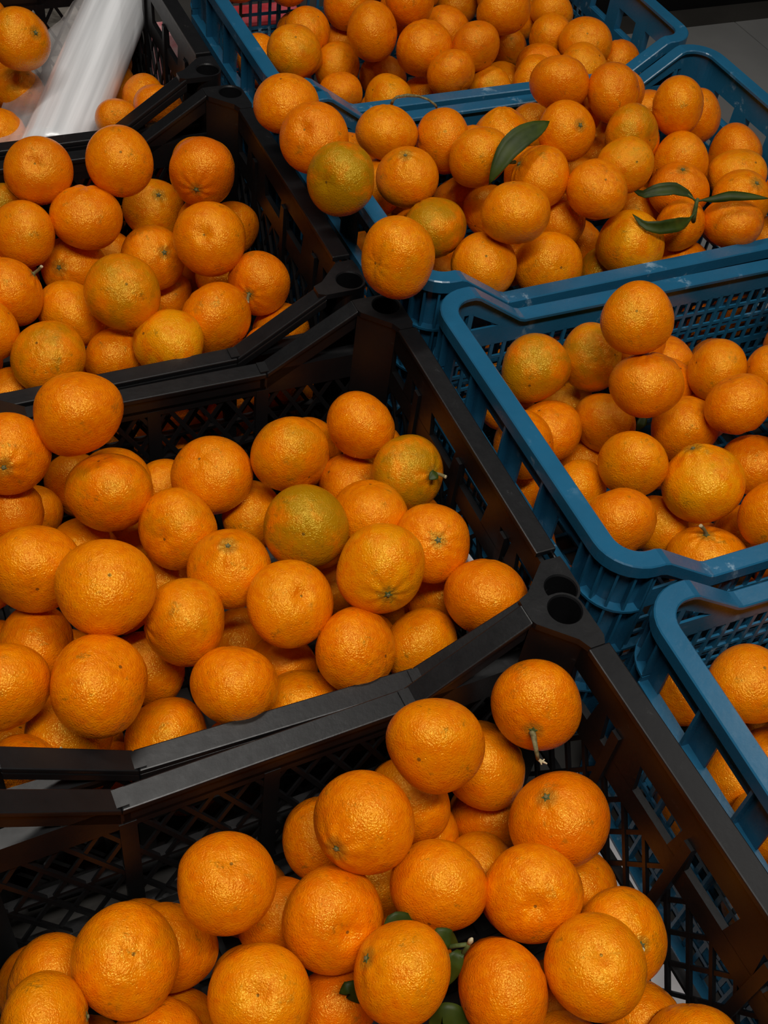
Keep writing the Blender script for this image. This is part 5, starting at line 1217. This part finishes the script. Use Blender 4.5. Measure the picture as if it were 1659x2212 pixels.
RR = .0425; m = MB(); n = 72; rn = random.Random(9); rows = 12
for i in range(rows+1):
    for k_ in range(n):
        a = 2*pi*k_/n; rr = RR*(1+.006*sin(3*a+1)+.004*sin(7*a+i*.5))
        m.v.append((rr*cos(a), rr*sin(a), length*i/rows))
for i in range(rows):
    for k_ in range(n): m.f.append((i*n+k_, i*n+(k_+1) % n, (i+1)*n+(k_+1) % n, (i+1)*n+k_))
for zi in (0, rows):                               # flat wound ends around a hollow core
    b0 = len(m.v)
    for k_ in range(n): a = 2*pi*k_/n; m.v.append((.014*cos(a), .014*sin(a), length*zi/rows))
    for k_ in range(n):
        q = (zi*n+k_, b0+k_, b0+(k_+1) % n, zi*n+(k_+1) % n); m.f.append(q if zi == 0 else q[::-1])
link('rolled_bags', m.mesh('rolled_bags', BAG, True), root)
m = MB(); m.tube([(0, 0, -.002), (0, 0, length+.002)], .0145, 24); link('core', m.mesh('core', simple('cardboard', (.25, .17, .10), (.32, .23, .14), 40, .8)), root)
# loose film hanging off the left side of the roll
inv = root.matrix_world.inverted(); m = MB(); rows, cols = 16, 10
for i in range(rows+1):
    s = i/rows
    for j in range(cols+1):
        q = j/cols
        ctr = ra+axis*(length*s); vd = (ctr-CL_).normalized(); lft = axis.cross(vd).normalized()
        if lft.dot(CR_) > 0: lft = -lft
        p0 = ctr + lft*RR*.93 - vd*RR*.36                    # tangent on the roll
        reach = .006 + .040*(1-s)**1.0 + .016*sin(pi*s) + .003*sin(s*23)
        p1 = p0 + lft*reach + vd*(.020*sin(s*4+.5)+.02) - Vector((0, 0, .012*q))
        m.v.append(tuple(inv @ (p0.lerp(p1, q) + vd*.006*sin(q*7+s*9)*q)))
for i in range(rows):
    for j in range(cols): a = i*(cols+1)+j; m.f.append((a, a+1, a+cols+2, a+cols+1))
thick(link('film_flap', m.mesh('film_flap', FLAP, True), root, label='thin torn film edge'), .0003)

# ------------------------------------------------------------------ things glimpsed behind the crates
k = MB()
for i in range(13):
    for j in range(9):
        k.v.append((-.70+i*.050, 1.45+j*.045, ZT+.03+.012*sin(i*1.7+j*.9)+.010*sin(j*2.3)))
for i in range(12):
    for j in range(8): a = i*9+j; k.f.append((a, a+9, a+10, a+1))
thick(link('paper_sack', k.mesh('paper_sack', STONE, True), label='crumpled mottled grey sacking behind the farthest crates', cat='sack'), .004)
# small paper label stuck inside the second black crate
lb = link('paper_label', None, label='crumpled white paper label on the right wall of the second black crate', cat='label')
tl = (V3((-.0735, .30, -.15))-CL_).dot(CF_)
c0 = V3((-.0835, .335, -.125)); lb.location = c0; bpy.context.view_layer.update()
k = MB()
for i in range(7):
    for j in range(5): k.v.append((.0015*sin(i*1.9+j*2.2), -.022+j*.011, -.040+i*.0125))
for i in range(6):
    for j in range(4): a = i*5+j; k.f.append((a, a+1, a+6, a+5))
thick(link('paper', k.mesh('paper', PAPER, True), lb), .0006)
k = MB()
for i in range(9): k.box((-.0032, -.018, -.034+i*.0068), (-.0026, .016-.004*(i % 3), -.0325+i*.0068))
link('printed_lines', k.mesh('printed_lines', INK), lb)
# red packet behind the farthest blue crate
k = MB(); k.box((-.055, -.03, 0), (.055, .03, .10)); o = bevel(link('red_packet', k.mesh('red_packet', PINK), label='red packet glimpsed through the grid of the farthest blue crate', cat='packet'), .006)
o.location = (.125, 1.46, ZT)
k = MB(); k.box((-.028, -.02, 0), (.028, .02, .085)); o = bevel(link('pink_packet', k.mesh('pink_packet', simple('pink_print', (.62, .16, .18), (.70, .45, .45), 60, .5)), label='pink packet glimpsed through the right wall of the farthest black crate', cat='packet'), .004)
o.location = (-.034, 1.47, ZT)
